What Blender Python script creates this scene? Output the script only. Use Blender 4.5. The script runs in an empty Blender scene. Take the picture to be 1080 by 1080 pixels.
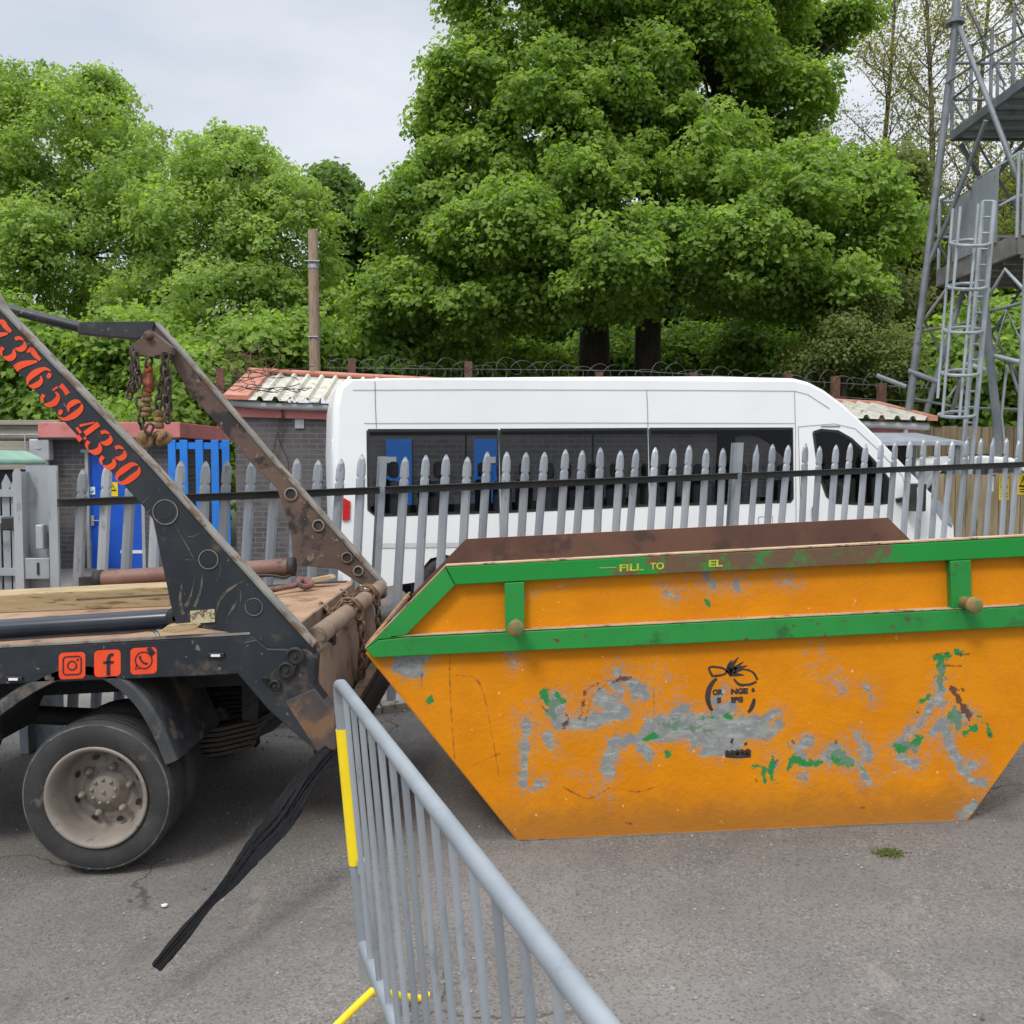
import bpy, bmesh, math, random
import numpy as np
from mathutils import Vector, Matrix
from mathutils.geometry import tessellate_polygon
R = math.radians
random.seed(7); rng = np.random.default_rng(11)
scene = bpy.context.scene
COL = scene.collection

# ------------------------------------------------------------------ camera, sky, sun
CAMH, PITCH, F = 1.68, math.atan(0.052), 1000.0      # F: focal length in pixels of the 1080 px photograph
cam_d = bpy.data.cameras.new('camera'); cam = bpy.data.objects.new('camera', cam_d); COL.objects.link(cam)
cam_d.lens = 36.0*F/1080; cam_d.sensor_width = 36; cam_d.clip_start = 0.05; cam_d.clip_end = 2000
cam.location = (0, 0, CAMH); cam.rotation_euler = (math.pi/2-PITCH, 0, 0)
cam_d.dof.use_dof = True; cam_d.dof.focus_distance = 5.0; cam_d.dof.aperture_fstop = 11
scene.camera = cam
SUN_EL, SUN_AZ = R(50), R(212)                       # azimuth clockwise from +Y: behind the camera, to its left
world = bpy.data.worlds.new('World'); scene.world = world; world.use_nodes = True
wn, wl = world.node_tree.nodes, world.node_tree.links
wn.clear()
w_out = wn.new('ShaderNodeOutputWorld'); w_bg = wn.new('ShaderNodeBackground'); w_bg.inputs[1].default_value = 0.1
w_sky = wn.new('ShaderNodeTexSky'); w_sky.sky_type = 'NISHITA'; w_sky.sun_disc = False
w_sky.sun_elevation = SUN_EL; w_sky.sun_rotation = SUN_AZ; w_sky.air_density = 1.0; w_sky.dust_density = 2.0
w_tc = wn.new('ShaderNodeTexCoord'); w_map = wn.new('ShaderNodeMapping'); w_map.inputs['Scale'].default_value = (1.6, 1.6, 4.0)
w_noise = wn.new('ShaderNodeTexNoise'); w_noise.inputs['Scale'].default_value = 2.1; w_noise.inputs['Detail'].default_value = 5; w_noise.inputs['Roughness'].default_value = 0.5
w_ramp = wn.new('ShaderNodeValToRGB'); w_ramp.color_ramp.elements[0].position = 0.26; w_ramp.color_ramp.elements[1].position = 0.78
w_ramp.color_ramp.elements[0].color = (4.9, 5.35, 6.15, 1); w_ramp.color_ramp.elements[1].color = (7.6, 7.75, 8.0, 1)
w_sep = wn.new('ShaderNodeSeparateXYZ')
w_m1 = wn.new('ShaderNodeMapRange'); w_m1.inputs[1].default_value = 0.45; w_m1.inputs[2].default_value = 1.0; w_m1.inputs[3].default_value = 1.0; w_m1.inputs[4].default_value = 3.3
w_x = wn.new('ShaderNodeMapRange'); w_x.inputs[1].default_value = -0.1; w_x.inputs[2].default_value = 0.5; w_x.inputs[3].default_value = -0.10; w_x.inputs[4].default_value = 0.22
w_add = wn.new('ShaderNodeMath'); w_add.operation = 'ADD'
w_mul = wn.new('ShaderNodeVectorMath'); w_mul.operation = 'SCALE'
w_mix = wn.new('ShaderNodeMixRGB'); w_mix.inputs[0].default_value = 0.9
L = wl.new
L(w_tc.outputs['Generated'], w_map.inputs[0]); L(w_map.outputs[0], w_noise.inputs['Vector'])
L(w_tc.outputs['Generated'], w_sep.inputs[0]); L(w_sep.outputs['Z'], w_m1.inputs[0]); L(w_sep.outputs['X'], w_x.inputs[0])
L(w_noise.outputs[0], w_add.inputs[0]); L(w_x.outputs[0], w_add.inputs[1]); L(w_add.outputs[0], w_ramp.inputs[0])
L(w_ramp.outputs[0], w_mul.inputs[0]); L(w_m1.outputs[0], w_mul.inputs['Scale'])
L(w_sky.outputs[0], w_mix.inputs[1]); L(w_mul.outputs[0], w_mix.inputs[2]); L(w_mix.outputs[0], w_bg.inputs[0]); L(w_bg.outputs[0], w_out.inputs[0])
sun_d = bpy.data.lights.new('sun', 'SUN'); sun = bpy.data.objects.new('sun', sun_d); COL.objects.link(sun)
sun_d.energy = 1.5; sun_d.angle = R(14); sun_d.color = (1.0, 0.95, 0.88)
sdir = Vector((math.sin(SUN_AZ)*math.cos(SUN_EL), math.cos(SUN_AZ)*math.cos(SUN_EL), math.sin(SUN_EL)))
sun.rotation_euler = sdir.to_track_quat('Z', 'Y').to_euler(); sun.location = sdir*40
scene.view_settings.view_transform = 'Standard'; scene.view_settings.look = 'None'
scene.view_settings.exposure = 0.40; scene.view_settings.gamma = 1.0
scene.cycles.max_bounces = 8; scene.cycles.transparent_max_bounces = 12

# ------------------------------------------------------------------ helpers
def ray(px, py):
    u, v = (px-540)/F, (540-py)/F
    return Vector((u, math.cos(PITCH)+v*math.sin(PITCH), -math.sin(PITCH)+v*math.cos(PITCH)))
def P(px, py, Y):                                   # the point at distance Y seen at that place of the photograph
    d = ray(px, py); return Vector((0, 0, CAMH)) + d*(Y/d.y)
def PP(px, py, p0, n):                              # the same on the plane through p0 with normal n
    d = ray(px, py); o = Vector((0, 0, CAMH)); return o + d*((p0-o).dot(n)/d.dot(n))
def gz(x, y=5.0):                                   # the yard climbs gently to the right and levels out beyond the fence
    k = 0.045*max(-3.6, min(5.0, x))-.088; f = 1.0 if y < 9 else max(0.0, 1-(y-9)/5.0)
    return k*f
def smooth_line(pts, k=6):                          # Catmull-Rom
    pts = [tuple(p) for p in pts]; q = [pts[0]]+pts+[pts[-1]]; out = []
    for i in range(1, len(q)-2):
        a, b, c, d = [np.array(q[j], float) for j in (i-1, i, i+1, i+2)]
        for t in np.linspace(0, 1, k, endpoint=False):
            out.append(0.5*((2*b)+(c-a)*t+(2*a-5*b+4*c-d)*t*t+(3*b-a-3*c+d)*t**3))
    out.append(np.array(q[-2], float)); return out

ORG = {}
class MB:
    def __init__(s): s.v = []; s.f = []; s.m = []; s.sm = []
    def add(s, verts, faces, mi=0, sm=False):
        o = len(s.v); s.v += [tuple(p) for p in verts]
        for f in faces: s.f.append([i+o for i in f]); s.m.append(mi); s.sm.append(sm)
        return s
    def box(s, c, size, rot=None, mi=0):
        hx, hy, hz = [k/2 for k in size]; c = Vector(c)
        vs = [Vector((x, y, z)) for x in (-hx, hx) for y in (-hy, hy) for z in (-hz, hz)]
        if rot is not None: vs = [rot @ v for v in vs]
        return s.add([v+c for v in vs], [(0,1,3,2),(4,6,7,5),(0,4,5,1),(2,3,7,6),(0,2,6,4),(1,5,7,3)], mi)
    def prism(s, pts, off, mi=0, mi_front=None, mi_back=None, sm=False):          # pts: closed outline, off: the thickness vector
        pts = [Vector(p) for p in pts]; off = Vector(off); n = len(pts)
        tris = [tuple(t) for t in tessellate_polygon([pts])]
        nn = Vector((0,0,0))
        for i in range(n): nn += (pts[i]-pts[0]).cross(pts[(i+1) % n]-pts[0])
        if nn.dot(off) > 0: tris = tris; flip = True
        else: flip = False
        def orient(t, want):
            a, b, c = [pts[i] for i in t]; return t if (b-a).cross(c-a).dot(want) > 0 else t[::-1]
        front = [orient(t, -off) for t in tris]; back = [tuple(i+n for i in orient(t, off)) for t in tris]
        sides = []
        for i in range(n):
            j = (i+1) % n; sides.append((i, j, j+n, i+n) if not flip else (j, i, i+n, j+n))
        vs = pts+[p+off for p in pts]; o = len(s.v); s.v += [tuple(p) for p in vs]
        for f in front: s.f.append([i+o for i in f]); s.m.append(mi if mi_front is None else mi_front); s.sm.append(False)
        for f in back: s.f.append([i+o for i in f]); s.m.append(mi if mi_back is None else mi_back); s.sm.append(False)
        for f in sides: s.f.append([i+o for i in f][::-1]); s.m.append(mi); s.sm.append(sm)
        return s
    def tube(s, path, r, n=8, mi=0, cap=True, closed=False):
        path = [Vector(p) for p in path]; k = len(path); rs = r if hasattr(r, '__len__') else [r]*k
        t0 = (path[1]-path[0]).normalized(); up = Vector((0,0,1)) if abs(t0.z) < .9 else Vector((1,0,0))
        a = t0.cross(up).normalized(); rings = []
        for i, p in enumerate(path):
            if closed: t = path[(i+1) % k]-path[i-1]
            else: t = path[min(i+1, k-1)]-path[max(i-1, 0)]
            t = t.normalized() if t.length > 1e-9 else t0
            a = (a-t*a.dot(t)); a = a.normalized() if a.length > 1e-6 else t.orthogonal().normalized(); b = t.cross(a)
            rings.append([p+(a*math.cos(2*math.pi*j/n)+b*math.sin(2*math.pi*j/n))*rs[i] for j in range(n)])
        vs = [v for g in rings for v in g]; fs = []
        for i in range(k if closed else k-1):
            i2 = (i+1) % k
            for j in range(n): fs.append((i*n+j, i*n+(j+1) % n, i2*n+(j+1) % n, i2*n+j))
        s.add(vs, fs, mi, True)
        if cap and not closed:
            s.add(rings[0], [tuple(range(n))[::-1]], mi); s.add(rings[-1], [tuple(range(n))], mi)
        return s
    def lathe(s, c, axis, prof, n=32, mi=0, mis=None, sm=True):       # prof: (radius, distance along axis)
        c = Vector(c); ax = Vector(axis).normalized(); a = ax.orthogonal().normalized(); b = ax.cross(a); k = len(prof)
        vs = []
        for r, h in prof:
            for j in range(n):
                t = 2*math.pi*j/n; vs.append(c+ax*h+(a*math.cos(t)+b*math.sin(t))*max(r, 1e-4))
        for i in range(k-1):
            fs = [(i*n+j, i*n+(j+1) % n, (i+1)*n+(j+1) % n, (i+1)*n+j) for j in range(n)]
            o = len(s.v) if i == 0 else o
            if i == 0: s.v += [tuple(v) for v in vs]
            for f in fs: s.f.append([q+o for q in f]); s.m.append(mi if mis is None else mis[i]); s.sm.append(sm)
        return s
    def ribbon(s, pts, n, mi=0, up=None, th=0.0):            # pts: (Vector, width) in the plane with normal n
        vs = []; fs = []; k = len(pts)
        for i, (p, w) in enumerate(pts):
            t = (pts[min(i+1, k-1)][0]-pts[max(i-1, 0)][0]).normalized(); sd = t.cross(n).normalized()
            vs += [p+sd*w/2, p-sd*w/2]
        for i in range(k-1): fs.append((2*i, 2*i+1, 2*i+3, 2*i+2))
        for f in fs:
            a, b, c = [vs[q] for q in f[:3]]
            s.add([vs[q] for q in f], [(0,1,2,3) if (b-a).cross(c-a).dot(n) > 0 else (3,2,1,0)], mi)
        return s
    def build(s, name, mat, parent=None, bevel=0.0, seg=2, angle=35, loc=None, autosmooth=None):
        me = bpy.data.meshes.new(name); org = Vector((0,0,0))
        if parent is not None: org = ORG[parent.name]
        elif loc is not None: org = Vector(loc)
        me.from_pydata([tuple(Vector(v)-org) for v in s.v], [], s.f)
        for m in (mat if isinstance(mat, (list, tuple)) else [mat]): me.materials.append(m)
        me.polygons.foreach_set('material_index', s.m); me.polygons.foreach_set('use_smooth', s.sm); me.update()
        o = bpy.data.objects.new(name, me); COL.objects.link(o)
        if parent is not None: o.parent = parent
        else: o.location = org
        ORG[o.name] = org
        if bevel:
            b = o.modifiers.new('bevel', 'BEVEL'); b.width = bevel; b.segments = seg; b.limit_method = 'ANGLE'; b.angle_limit = R(angle)
        return o
def tag(o, label=None, cat=None, group=None, kind=None):
    if label: o['label'] = label
    if cat: o['category'] = cat
    if group: o['group'] = group
    if kind: o['kind'] = kind
    return o
def thing(name, loc, label, cat, group=None):
    o = bpy.data.objects.new(name, None); COL.objects.link(o); o.location = loc; o.empty_display_size = .2
    ORG[o.name] = Vector(loc); return tag(o, label, cat, group)
def copy_part(o, off):
    c = o.copy(); COL.objects.link(c); c.parent = o.parent; c.location = Vector(o.location)+Vector(off); ORG[c.name] = ORG[o.name]; return c

# ------------------------------------------------------------------ materials
def newmat(name):
    m = bpy.data.materials.new(name); m.use_nodes = True; nt = m.node_tree; nt.nodes.clear()
    out = nt.nodes.new('ShaderNodeOutputMaterial'); b = nt.nodes.new('ShaderNodeBsdfPrincipled'); nt.links.new(b.outputs[0], out.inputs[0])
    return m, nt, b, out
def node(nt, t, **kw):
    n = nt.nodes.new(t)
    for k, v in kw.items():
        if k.startswith('i_'): n.inputs[k[2:]].default_value = v
        elif k.startswith('n_'): n.inputs[int(k[2:])].default_value = v
        else: setattr(n, k, v)
    return n
def coords(nt, randomise=True, kind='Object'):
    tc = node(nt, 'ShaderNodeTexCoord'); out = tc.outputs[kind]
    if randomise:
        oi = node(nt, 'ShaderNodeObjectInfo'); sc = node(nt, 'ShaderNodeMath', operation='MULTIPLY', n_1=37.0); nt.links.new(oi.outputs['Random'], sc.inputs[0])
        ad = node(nt, 'ShaderNodeVectorMath', operation='ADD'); nt.links.new(out, ad.inputs[0]); nt.links.new(sc.outputs[0], ad.inputs[1]); out = ad.outputs[0]
    return out
def noise(nt, vec, scale, detail=4, rough=.55, stretch=None):
    if stretch:
        mp = node(nt, 'ShaderNodeMapping'); mp.inputs['Scale'].default_value = stretch; nt.links.new(vec, mp.inputs[0]); vec = mp.outputs[0]
    n = node(nt, 'ShaderNodeTexNoise', i_Scale=scale, i_Detail=detail, i_Roughness=rough); nt.links.new(vec, n.inputs['Vector']); return n.outputs[0]
def ramp(nt, val, a, b):                            # smooth step a..b -> 0..1
    m = node(nt, 'ShaderNodeMapRange', interpolation_type='SMOOTHSTEP', n_1=a, n_2=b); nt.links.new(val, m.inputs[0]); return m.outputs[0]
def mixc(nt, fac, a, b):
    m = node(nt, 'ShaderNodeMixRGB')
    for i, c in ((1, a), (2, b)):
        if isinstance(c, (tuple, list)): m.inputs[i].default_value = (*c[:3], 1)
        else: nt.links.new(c, m.inputs[i])
    if isinstance(fac, float): m.inputs[0].default_value = fac
    else: nt.links.new(fac, m.inputs[0])
    return m.outputs[0]
def math2(nt, op, a, b):
    m = node(nt, 'ShaderNodeMath', operation=op)
    for i, c in ((0, a), (1, b)):
        if isinstance(c, (int, float)): m.inputs[i].default_value = c
        else: nt.links.new(c, m.inputs[i])
    return m.outputs[0]
def bump(nt, b, val, strength=.3, dist=.01):
    n = node(nt, 'ShaderNodeBump', i_Strength=strength, i_Distance=dist); nt.links.new(val, n.inputs['Height']); nt.links.new(n.outputs[0], b.inputs['Normal'])
def weathered(name, c1, c2, scale=3, c3=None, t3=.62, s3=8, rough=.6, metal=0.0, bmp=.15, bs=60, stretch=None, dist=.004, w3=.06, c4=None, t4=.66, s4=30):
    m, nt, b, out = newmat(name); v = coords(nt)
    col = mixc(nt, ramp(nt, noise(nt, v, scale, stretch=stretch), .35, .65), c1, c2)
    if c3: 
        f = ramp(nt, noise(nt, v, s3, 6, .65, stretch), t3-w3, t3+w3); col = mixc(nt, f, col, c3)
        rr = node(nt, 'ShaderNodeMapRange', n_3=rough, n_4=.9); nt.links.new(f, rr.inputs[0]); nt.links.new(rr.outputs[0], b.inputs['Roughness'])
    else: b.inputs['Roughness'].default_value = rough
    if c4: col = mixc(nt, ramp(nt, noise(nt, v, s4, 3, .6), t4-.03, t4+.03), col, c4)
    nt.links.new(col, b.inputs['Base Color']); b.inputs['Metallic'].default_value = metal
    if bmp: bump(nt, b, noise(nt, v, bs, 4, .6, stretch), bmp, dist)
    return m
MAT = {}
MAT['truck_paint'] = weathered('dark lorry paint', (.009,.012,.018), (.02,.024,.03), 4, (.11,.08,.055), .62, 5, .5, 0, .1, 40, w3=.09, c4=(.16,.14,.12), t4=.69, s4=26)
MAT['truck_dark'] = weathered('chassis black', (.01,.01,.011), (.028,.026,.024), 6, (.07,.055,.045), .62, 9, .7)
MAT['brown_arm'] = weathered('brown rusty steel', (.075,.047,.036), (.115,.074,.056), 4, (.028,.025,.026), .55, 6, .7, c4=(.2,.15,.115), t4=.66, s4=20)
MAT['rust'] = weathered('rust', (.105,.05,.034), (.15,.072,.045), 3, (.08,.045,.033), .6, 5, .85, 0, .3, 80)
MAT['deck_tan'] = weathered('worn tan deck steel', (.34,.215,.13), (.26,.15,.085), 3, (.13,.075,.045), .6, 6, .8, 0, .25, 60)
MAT['panel_brown'] = weathered('muddy brown rear plate', (.24,.165,.115), (.17,.115,.08), 4, (.06,.045,.035), .62, 7, .85, 0, .3, 50)
MAT['arm_edge'] = weathered('scuffed grey edge', (.16,.155,.145), (.24,.22,.19), 6, (.13,.08,.05), .57, 10, .6, 0, .2, 60)
MAT['ram_tube'] = weathered('glossy dark cylinder', (.012,.016,.026), (.02,.025,.035), 4, None, rough=.22, bmp=0)
MAT['brown_tube'] = weathered('rusty brown tube', (.14,.07,.05), (.2,.105,.075), 5, (.07,.045,.035), .62, 9, .6)
MAT['timber'] = weathered('raw sawn timber', (.34,.25,.13), (.42,.31,.17), 3, (.16,.11,.05), .6, 5, .8, 0, .3, 40, (1.2,12,12))
MAT['tyre'] = weathered('dusty tyre rubber', (.022,.022,.022), (.04,.038,.036), 6, (.1,.09,.08), .64, 9, .8, 0, .2, 60)
MAT['rim'] = weathered('dusty steel wheel', (.25,.215,.18), (.19,.165,.14), 7, (.14,.1,.075), .62, 12, .65, 0, .15, 60)
MAT['plastic_black'] = weathered('black plastic film', (.004,.004,.005), (.007,.007,.008), 9, None, rough=.24, bmp=.5, bs=18, dist=.01)
MAT['plastic_black'].node_tree.nodes['Principled BSDF'].inputs['Specular IOR Level'].default_value = .1
MAT['mudguard'] = weathered('scuffed black plastic', (.025,.03,.038), (.06,.06,.06), 5, (.12,.1,.085), .6, 8, .55)
MAT['orange_text'] = weathered('orange red stencil paint', (.82,.075,.015), (.72,.055,.012), 9, (.4,.05,.02), .68, 20, .5, bmp=.05)
MAT['black_text'] = weathered('black stencil paint', (.025,.018,.018), (.05,.03,.02), 20, None, rough=.6, bmp=0)
MAT['yellow_text'] = weathered('worn yellow stencil paint', (.5,.52,.03), (.3,.4,.03), 60, (.16,.1,.05), .62, 70, .7, bmp=0)
MAT['white'] = weathered('white enamel', (.8,.8,.8), (.74,.75,.75), 3, None, rough=.4, bmp=0)
MAT['green_paint'] = weathered('green skip paint', (.009,.205,.03), (.012,.245,.036), 3, (.02,.12,.025), .62, 5, .55, c4=(.10,.055,.03), t4=.67, s4=22)
MAT['pale_edge'] = weathered('worn pale lip', (.5,.37,.24), (.4,.26,.15), 7, (.2,.1,.06), .6, 12, .7)
MAT['galv'] = weathered('dull galvanised steel', (.29,.32,.355), (.37,.40,.43), 4, (.25,.27,.29), .62, 14, .5, .35, .08, 50, (1,1,.35))
MAT['galv_bright'] = weathered('galvanised tube', (.26,.29,.315), (.32,.35,.375), 5, (.23,.25,.265), .66, 9, .55, .35, .06, 60)
MAT['rail_black'] = weathered('black painted angle iron', (.018,.018,.02), (.035,.034,.034), 6, (.09,.07,.055), .66, 14, .5)
MAT['yellow_sleeve'] = weathered('yellow reflective sleeve', (.86,.65,.012), (.8,.57,.01), 5, None, rough=.4, bmp=0)
MAT['van_white'] = weathered('white van paint', (.80,.81,.81), (.76,.77,.77), 1.2, (.62,.61,.58), .72, 3, .28, bmp=0)
MAT['black_trim'] = weathered('black trim', (.012,.012,.013), (.02,.02,.02), 5, None, rough=.45, bmp=0)
MAT['seam'] = weathered('panel gap', (.18,.18,.18), (.24,.24,.24), 5, None, rough=.8, bmp=0)
MAT['red_lamp'] = weathered('red lamp lens', (.55,.01,.012), (.45,.008,.01), 8, None, rough=.15, bmp=0)
MAT['seat'] = weathered('dark seat cloth', (.03,.032,.04), (.045,.047,.055), 10, None, rough=.9, bmp=0)
MAT['blue_door'] = weathered('blue door paint', (.012,.085,.48), (.014,.10,.54), 3, None, rough=.4, bmp=0)
MAT['blue_gate'] = weathered('bright blue gate paint', (.01,.17,.62), (.012,.2,.68), 3, (.02,.1,.35), .68, 6, .45)
MAT['red_fascia'] = weathered('faded red fascia', (.56,.2,.19), (.48,.16,.15), 2, (.36,.12,.11), .66, 4, .7)
MAT['red_pale'] = weathered('bleached pink red ridge', (.5,.22,.16), (.42,.16,.11), 3, (.28,.1,.07), .6, 6, .8)
MAT['roof_cream'] = weathered('cream corrugated sheet', (.52,.5,.43), (.43,.41,.34), 3, (.22,.19,.14), .62, 6, .75)
MAT['roof_white'] = weathered('weathered white sheet', (.62,.60,.56), (.52,.5,.46), 3, (.3,.27,.23), .64, 6, .7)
MAT['gutter'] = weathered('grey gutter plastic', (.32,.33,.34), (.4,.41,.42), 4, None, rough=.4, bmp=0)
MAT['boards'] = weathered('weathered fence timber', (.18,.14,.08), (.27,.21,.13), 3, (.10,.11,.05), .6, 5, .9, 0, .3, 30, (6,6,.5))
MAT['grey_boards'] = weathered('grey weathered boards', (.27,.24,.2), (.36,.33,.28), 3, (.18,.15,.12), .62, 6, .9, 0, .3, 30, (.5,6,8))
MAT['pole'] = weathered('weathered pole timber', (.25,.18,.13), (.33,.25,.18), 4, (.15,.1,.07), .6, 7, .9, 0, .3, 25, (8,8,.6))
MAT['green_lid'] = weathered('faded green lid', (.19,.34,.26), (.24,.4,.31), 3, None, rough=.55, bmp=0)
MAT['yellow_sign'] = weathered('yellow sign', (.88,.66,.02), (.82,.6,.02), 4, None, rough=.4, bmp=0)
MAT['blue_sign'] = weathered('light blue sign', (.25,.5,.75), (.3,.55,.8), 4, None, rough=.4, bmp=0)
MAT['bark'] = weathered('dark bark', (.035,.028,.022), (.06,.048,.038), 5, (.03,.045,.02), .62, 5, .95, 0, .5, 20, (3,3,.7))
MAT['bark_grey'] = weathered('grey brown bark', (.10,.082,.065), (.15,.125,.1), 5, (.06,.065,.04), .6, 6, .95, 0, .5, 20, (3,3,.7))
MAT['wire'] = weathered('razor wire', (.2,.2,.2), (.13,.125,.12), 9, None, rough=.5, metal=.3, bmp=0)
MAT['concrete'] = weathered('old concrete', (.24,.22,.19), (.32,.3,.27), 4, (.13,.12,.1), .6, 9, .9, 0, .4, 40)
MAT['tower_steel'] = weathered('tower galvanised steel', (.12,.135,.15), (.18,.195,.21), 3, (.10,.105,.11), .64, 6, .55, .2, .1, 40)
MAT['tower_light'] = weathered('bright tower steel', (.26,.29,.31), (.35,.38,.40), 3, None, rough=.5, metal=.2, bmp=0)
MAT['tower_dark'] = weathered('dark tower deck', (.12,.115,.11), (.17,.16,.15), 5, None, rough=.7, metal=0, bmp=0)
MAT['rag'] = weathered('dirty brown rope', (.26,.17,.08), (.19,.115,.055), 20, (.1,.06,.03), .58, 30, .95, 0, .5, 60)
MAT['hook_orange'] = weathered('orange hook paint', (.42,.11,.04), (.33,.08,.03), 15, (.16,.08,.04), .5, 30, .6)
MAT['chain'] = weathered('dark greasy chain', (.045,.035,.03), (.08,.06,.045), 20, (.12,.07,.04), .6, 30, .6, .3, .1)
MAT['chain_rust'] = weathered('rusty chain', (.15,.085,.045), (.11,.06,.035), 20, (.06,.04,.03), .6, 30, .8)

def vary(m, lo, hi):                                 # each piece has its own tone
    nt = m.node_tree; b = [n for n in nt.nodes if n.type == 'BSDF_PRINCIPLED'][0]; l = b.inputs['Base Color'].links[0].from_socket; oi = node(nt, 'ShaderNodeObjectInfo')
    mr = node(nt, 'ShaderNodeMapRange', n_3=lo, n_4=hi); nt.links.new(oi.outputs['Random'], mr.inputs[0]); vm = node(nt, 'ShaderNodeVectorMath', operation='SCALE'); nt.links.new(l, vm.inputs[0]); nt.links.new(mr.outputs[0], vm.inputs['Scale']); nt.links.new(vm.outputs[0], b.inputs['Base Color'])
vary(MAT['galv'], .78, 1.18)
def brick_mat(name, c1, c2, mortar, sx=1.0):
    m, nt, b, out = newmat(name); tc = node(nt, 'ShaderNodeTexCoord')
    mp = node(nt, 'ShaderNodeMapping'); mp.inputs['Rotation'].default_value = (R(90), 0, 0); nt.links.new(tc.outputs['Object'], mp.inputs[0])
    br = node(nt, 'ShaderNodeTexBrick', i_Scale=1.0); br.inputs['Brick Width'].default_value = .225; br.inputs['Row Height'].default_value = .075; br.inputs['Mortar Size'].default_value = .006
    br.inputs['Color1'].default_value = (*c1, 1); br.inputs['Color2'].default_value = (*c2, 1); br.inputs['Mortar'].default_value = (*mortar, 1)
    nt.links.new(mp.outputs[0], br.inputs['Vector'])
    n1 = noise(nt, tc.outputs['Object'], 1.7, 5); col = mixc(nt, ramp(nt, n1, .4, .75), br.outputs[0], tuple(x*1.5 for x in c2))
    nt.links.new(col, b.inputs['Base Color']); b.inputs['Roughness'].default_value = .85
    bump(nt, b, br.outputs['Fac'], -.4, .01); return m
MAT['brick'] = brick_mat('dark grey brick', (.06,.055,.06), (.085,.078,.08), (.15,.14,.135))

def asphalt():
    m, nt, b, out = newmat('old asphalt'); v = node(nt, 'ShaderNodeTexCoord').outputs['Object']
    big = ramp(nt, noise(nt, v, .45, 6, .65), .35, .68); mid = noise(nt, v, 3.2, 6, .7); fine = noise(nt, v, 110, 3, .7)
    vor = node(nt, 'ShaderNodeTexVoronoi', i_Scale=120.0); nt.links.new(v, vor.inputs['Vector'])
    vc = node(nt, 'ShaderNodeSeparateColor'); nt.links.new(vor.outputs['Color'], vc.inputs[0])
    col = mixc(nt, big, (.12,.112,.104), (.222,.207,.19))
    col = mixc(nt, ramp(nt, mid, .32, .72), col, (.165,.152,.138))
    dens = ramp(nt, noise(nt, v, 1.3, 5, .7), .35, .7)
    col = mixc(nt, math2(nt, 'MULTIPLY', math2(nt, 'MULTIPLY', ramp(nt, vc.outputs[0], .55, 1), .6), dens), col, (.31,.29,.27))
    col = mixc(nt, math2(nt, 'MULTIPLY', ramp(nt, vc.outputs[1], .55, 1), .58), col, (.07,.065,.06))
    col = mixc(nt, math2(nt, 'MULTIPLY', ramp(nt, noise(nt, v, 1.1, 7, .75), .56, .68), .45), col, (.08,.07,.06))
    col = mixc(nt, math2(nt, 'MULTIPLY', ramp(nt, noise(nt, v, 6, 5, .7, (1, .35, 1)), .62, .72), .4), col, (.27,.24,.21))
    col = mixc(nt, math2(nt, 'MULTIPLY', ramp(nt, noise(nt, v, 38, 2, .5), .71, .745), .5), col, (.36,.34,.31))
    wv = node(nt, 'ShaderNodeVectorMath', operation='ADD'); nt.links.new(v, wv.inputs[0]); wn_ = node(nt, 'ShaderNodeTexNoise', i_Scale=2.5, i_Detail=5.0); nt.links.new(v, wn_.inputs['Vector']); ws = node(nt, 'ShaderNodeVectorMath', operation='SCALE'); ws.inputs['Scale'].default_value = .5; nt.links.new(wn_.outputs['Color'], ws.inputs[0]); nt.links.new(ws.outputs[0], wv.inputs[1])
    ve = node(nt, 'ShaderNodeTexVoronoi', feature='DISTANCE_TO_EDGE', i_Scale=.55); nt.links.new(wv.outputs[0], ve.inputs['Vector'])
    crack = math2(nt, 'MULTIPLY', ramp(nt, ve.outputs['Distance'], .006, .002), ramp(nt, noise(nt, v, .6, 3), .5, .58)); col = mixc(nt, math2(nt, 'MULTIPLY', crack, .6), col, (.035,.03,.027))
    oil = ramp(nt, noise(nt, v, .7, 4, .5), .55, .8); col = mixc(nt, math2(nt, 'MULTIPLY', oil, .35), col, (.085,.08,.075))
    nt.links.new(col, b.inputs['Base Color']); b.inputs['Roughness'].default_value = .92; b.inputs['Specular IOR Level'].default_value = .25
    h = math2(nt, 'ADD', math2(nt, 'MULTIPLY', vor.outputs['Distance'], .7), math2(nt, 'ADD', fine, math2(nt, 'MULTIPLY', mid, 1.2)))
    bump(nt, b, h, .5, .006); return m
MAT['asphalt'] = asphalt()
MAT['earth'] = weathered('grassy earth', (.05,.075,.02), (.075,.095,.03), 2, (.09,.075,.05), .6, 3, .95)

def leaf_mat(name, dark, light, trans=.5, yellow=None):
    m, nt, b, out = newmat(name)
    at = node(nt, 'ShaderNodeAttribute', attribute_name='tone')
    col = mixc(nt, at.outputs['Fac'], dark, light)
    d = b; nt.links.new(col, d.inputs['Base Color']); d.inputs['Roughness'].default_value = .55; d.inputs['Specular IOR Level'].default_value = .3
    t = node(nt, 'ShaderNodeBsdfTranslucent'); tm = node(nt, 'ShaderNodeMixRGB', blend_type='MULTIPLY'); tm.inputs[0].default_value = 1; nt.links.new(col, tm.inputs[1]); tm.inputs[2].default_value = (1.5,1.6,.6,1)
    nt.links.new(tm.outputs[0], t.inputs[0])
    mx = node(nt, 'ShaderNodeMixShader'); mx.inputs[0].default_value = trans; nt.links.new(d.outputs[0], mx.inputs[1]); nt.links.new(t.outputs[0], mx.inputs[2]); nt.links.new(mx.outputs[0], out.inputs[0])
    return m
MAT['leaf_sycamore'] = leaf_mat('sycamore leaves', (.11,.20,.04), (.30,.42,.085))
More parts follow.
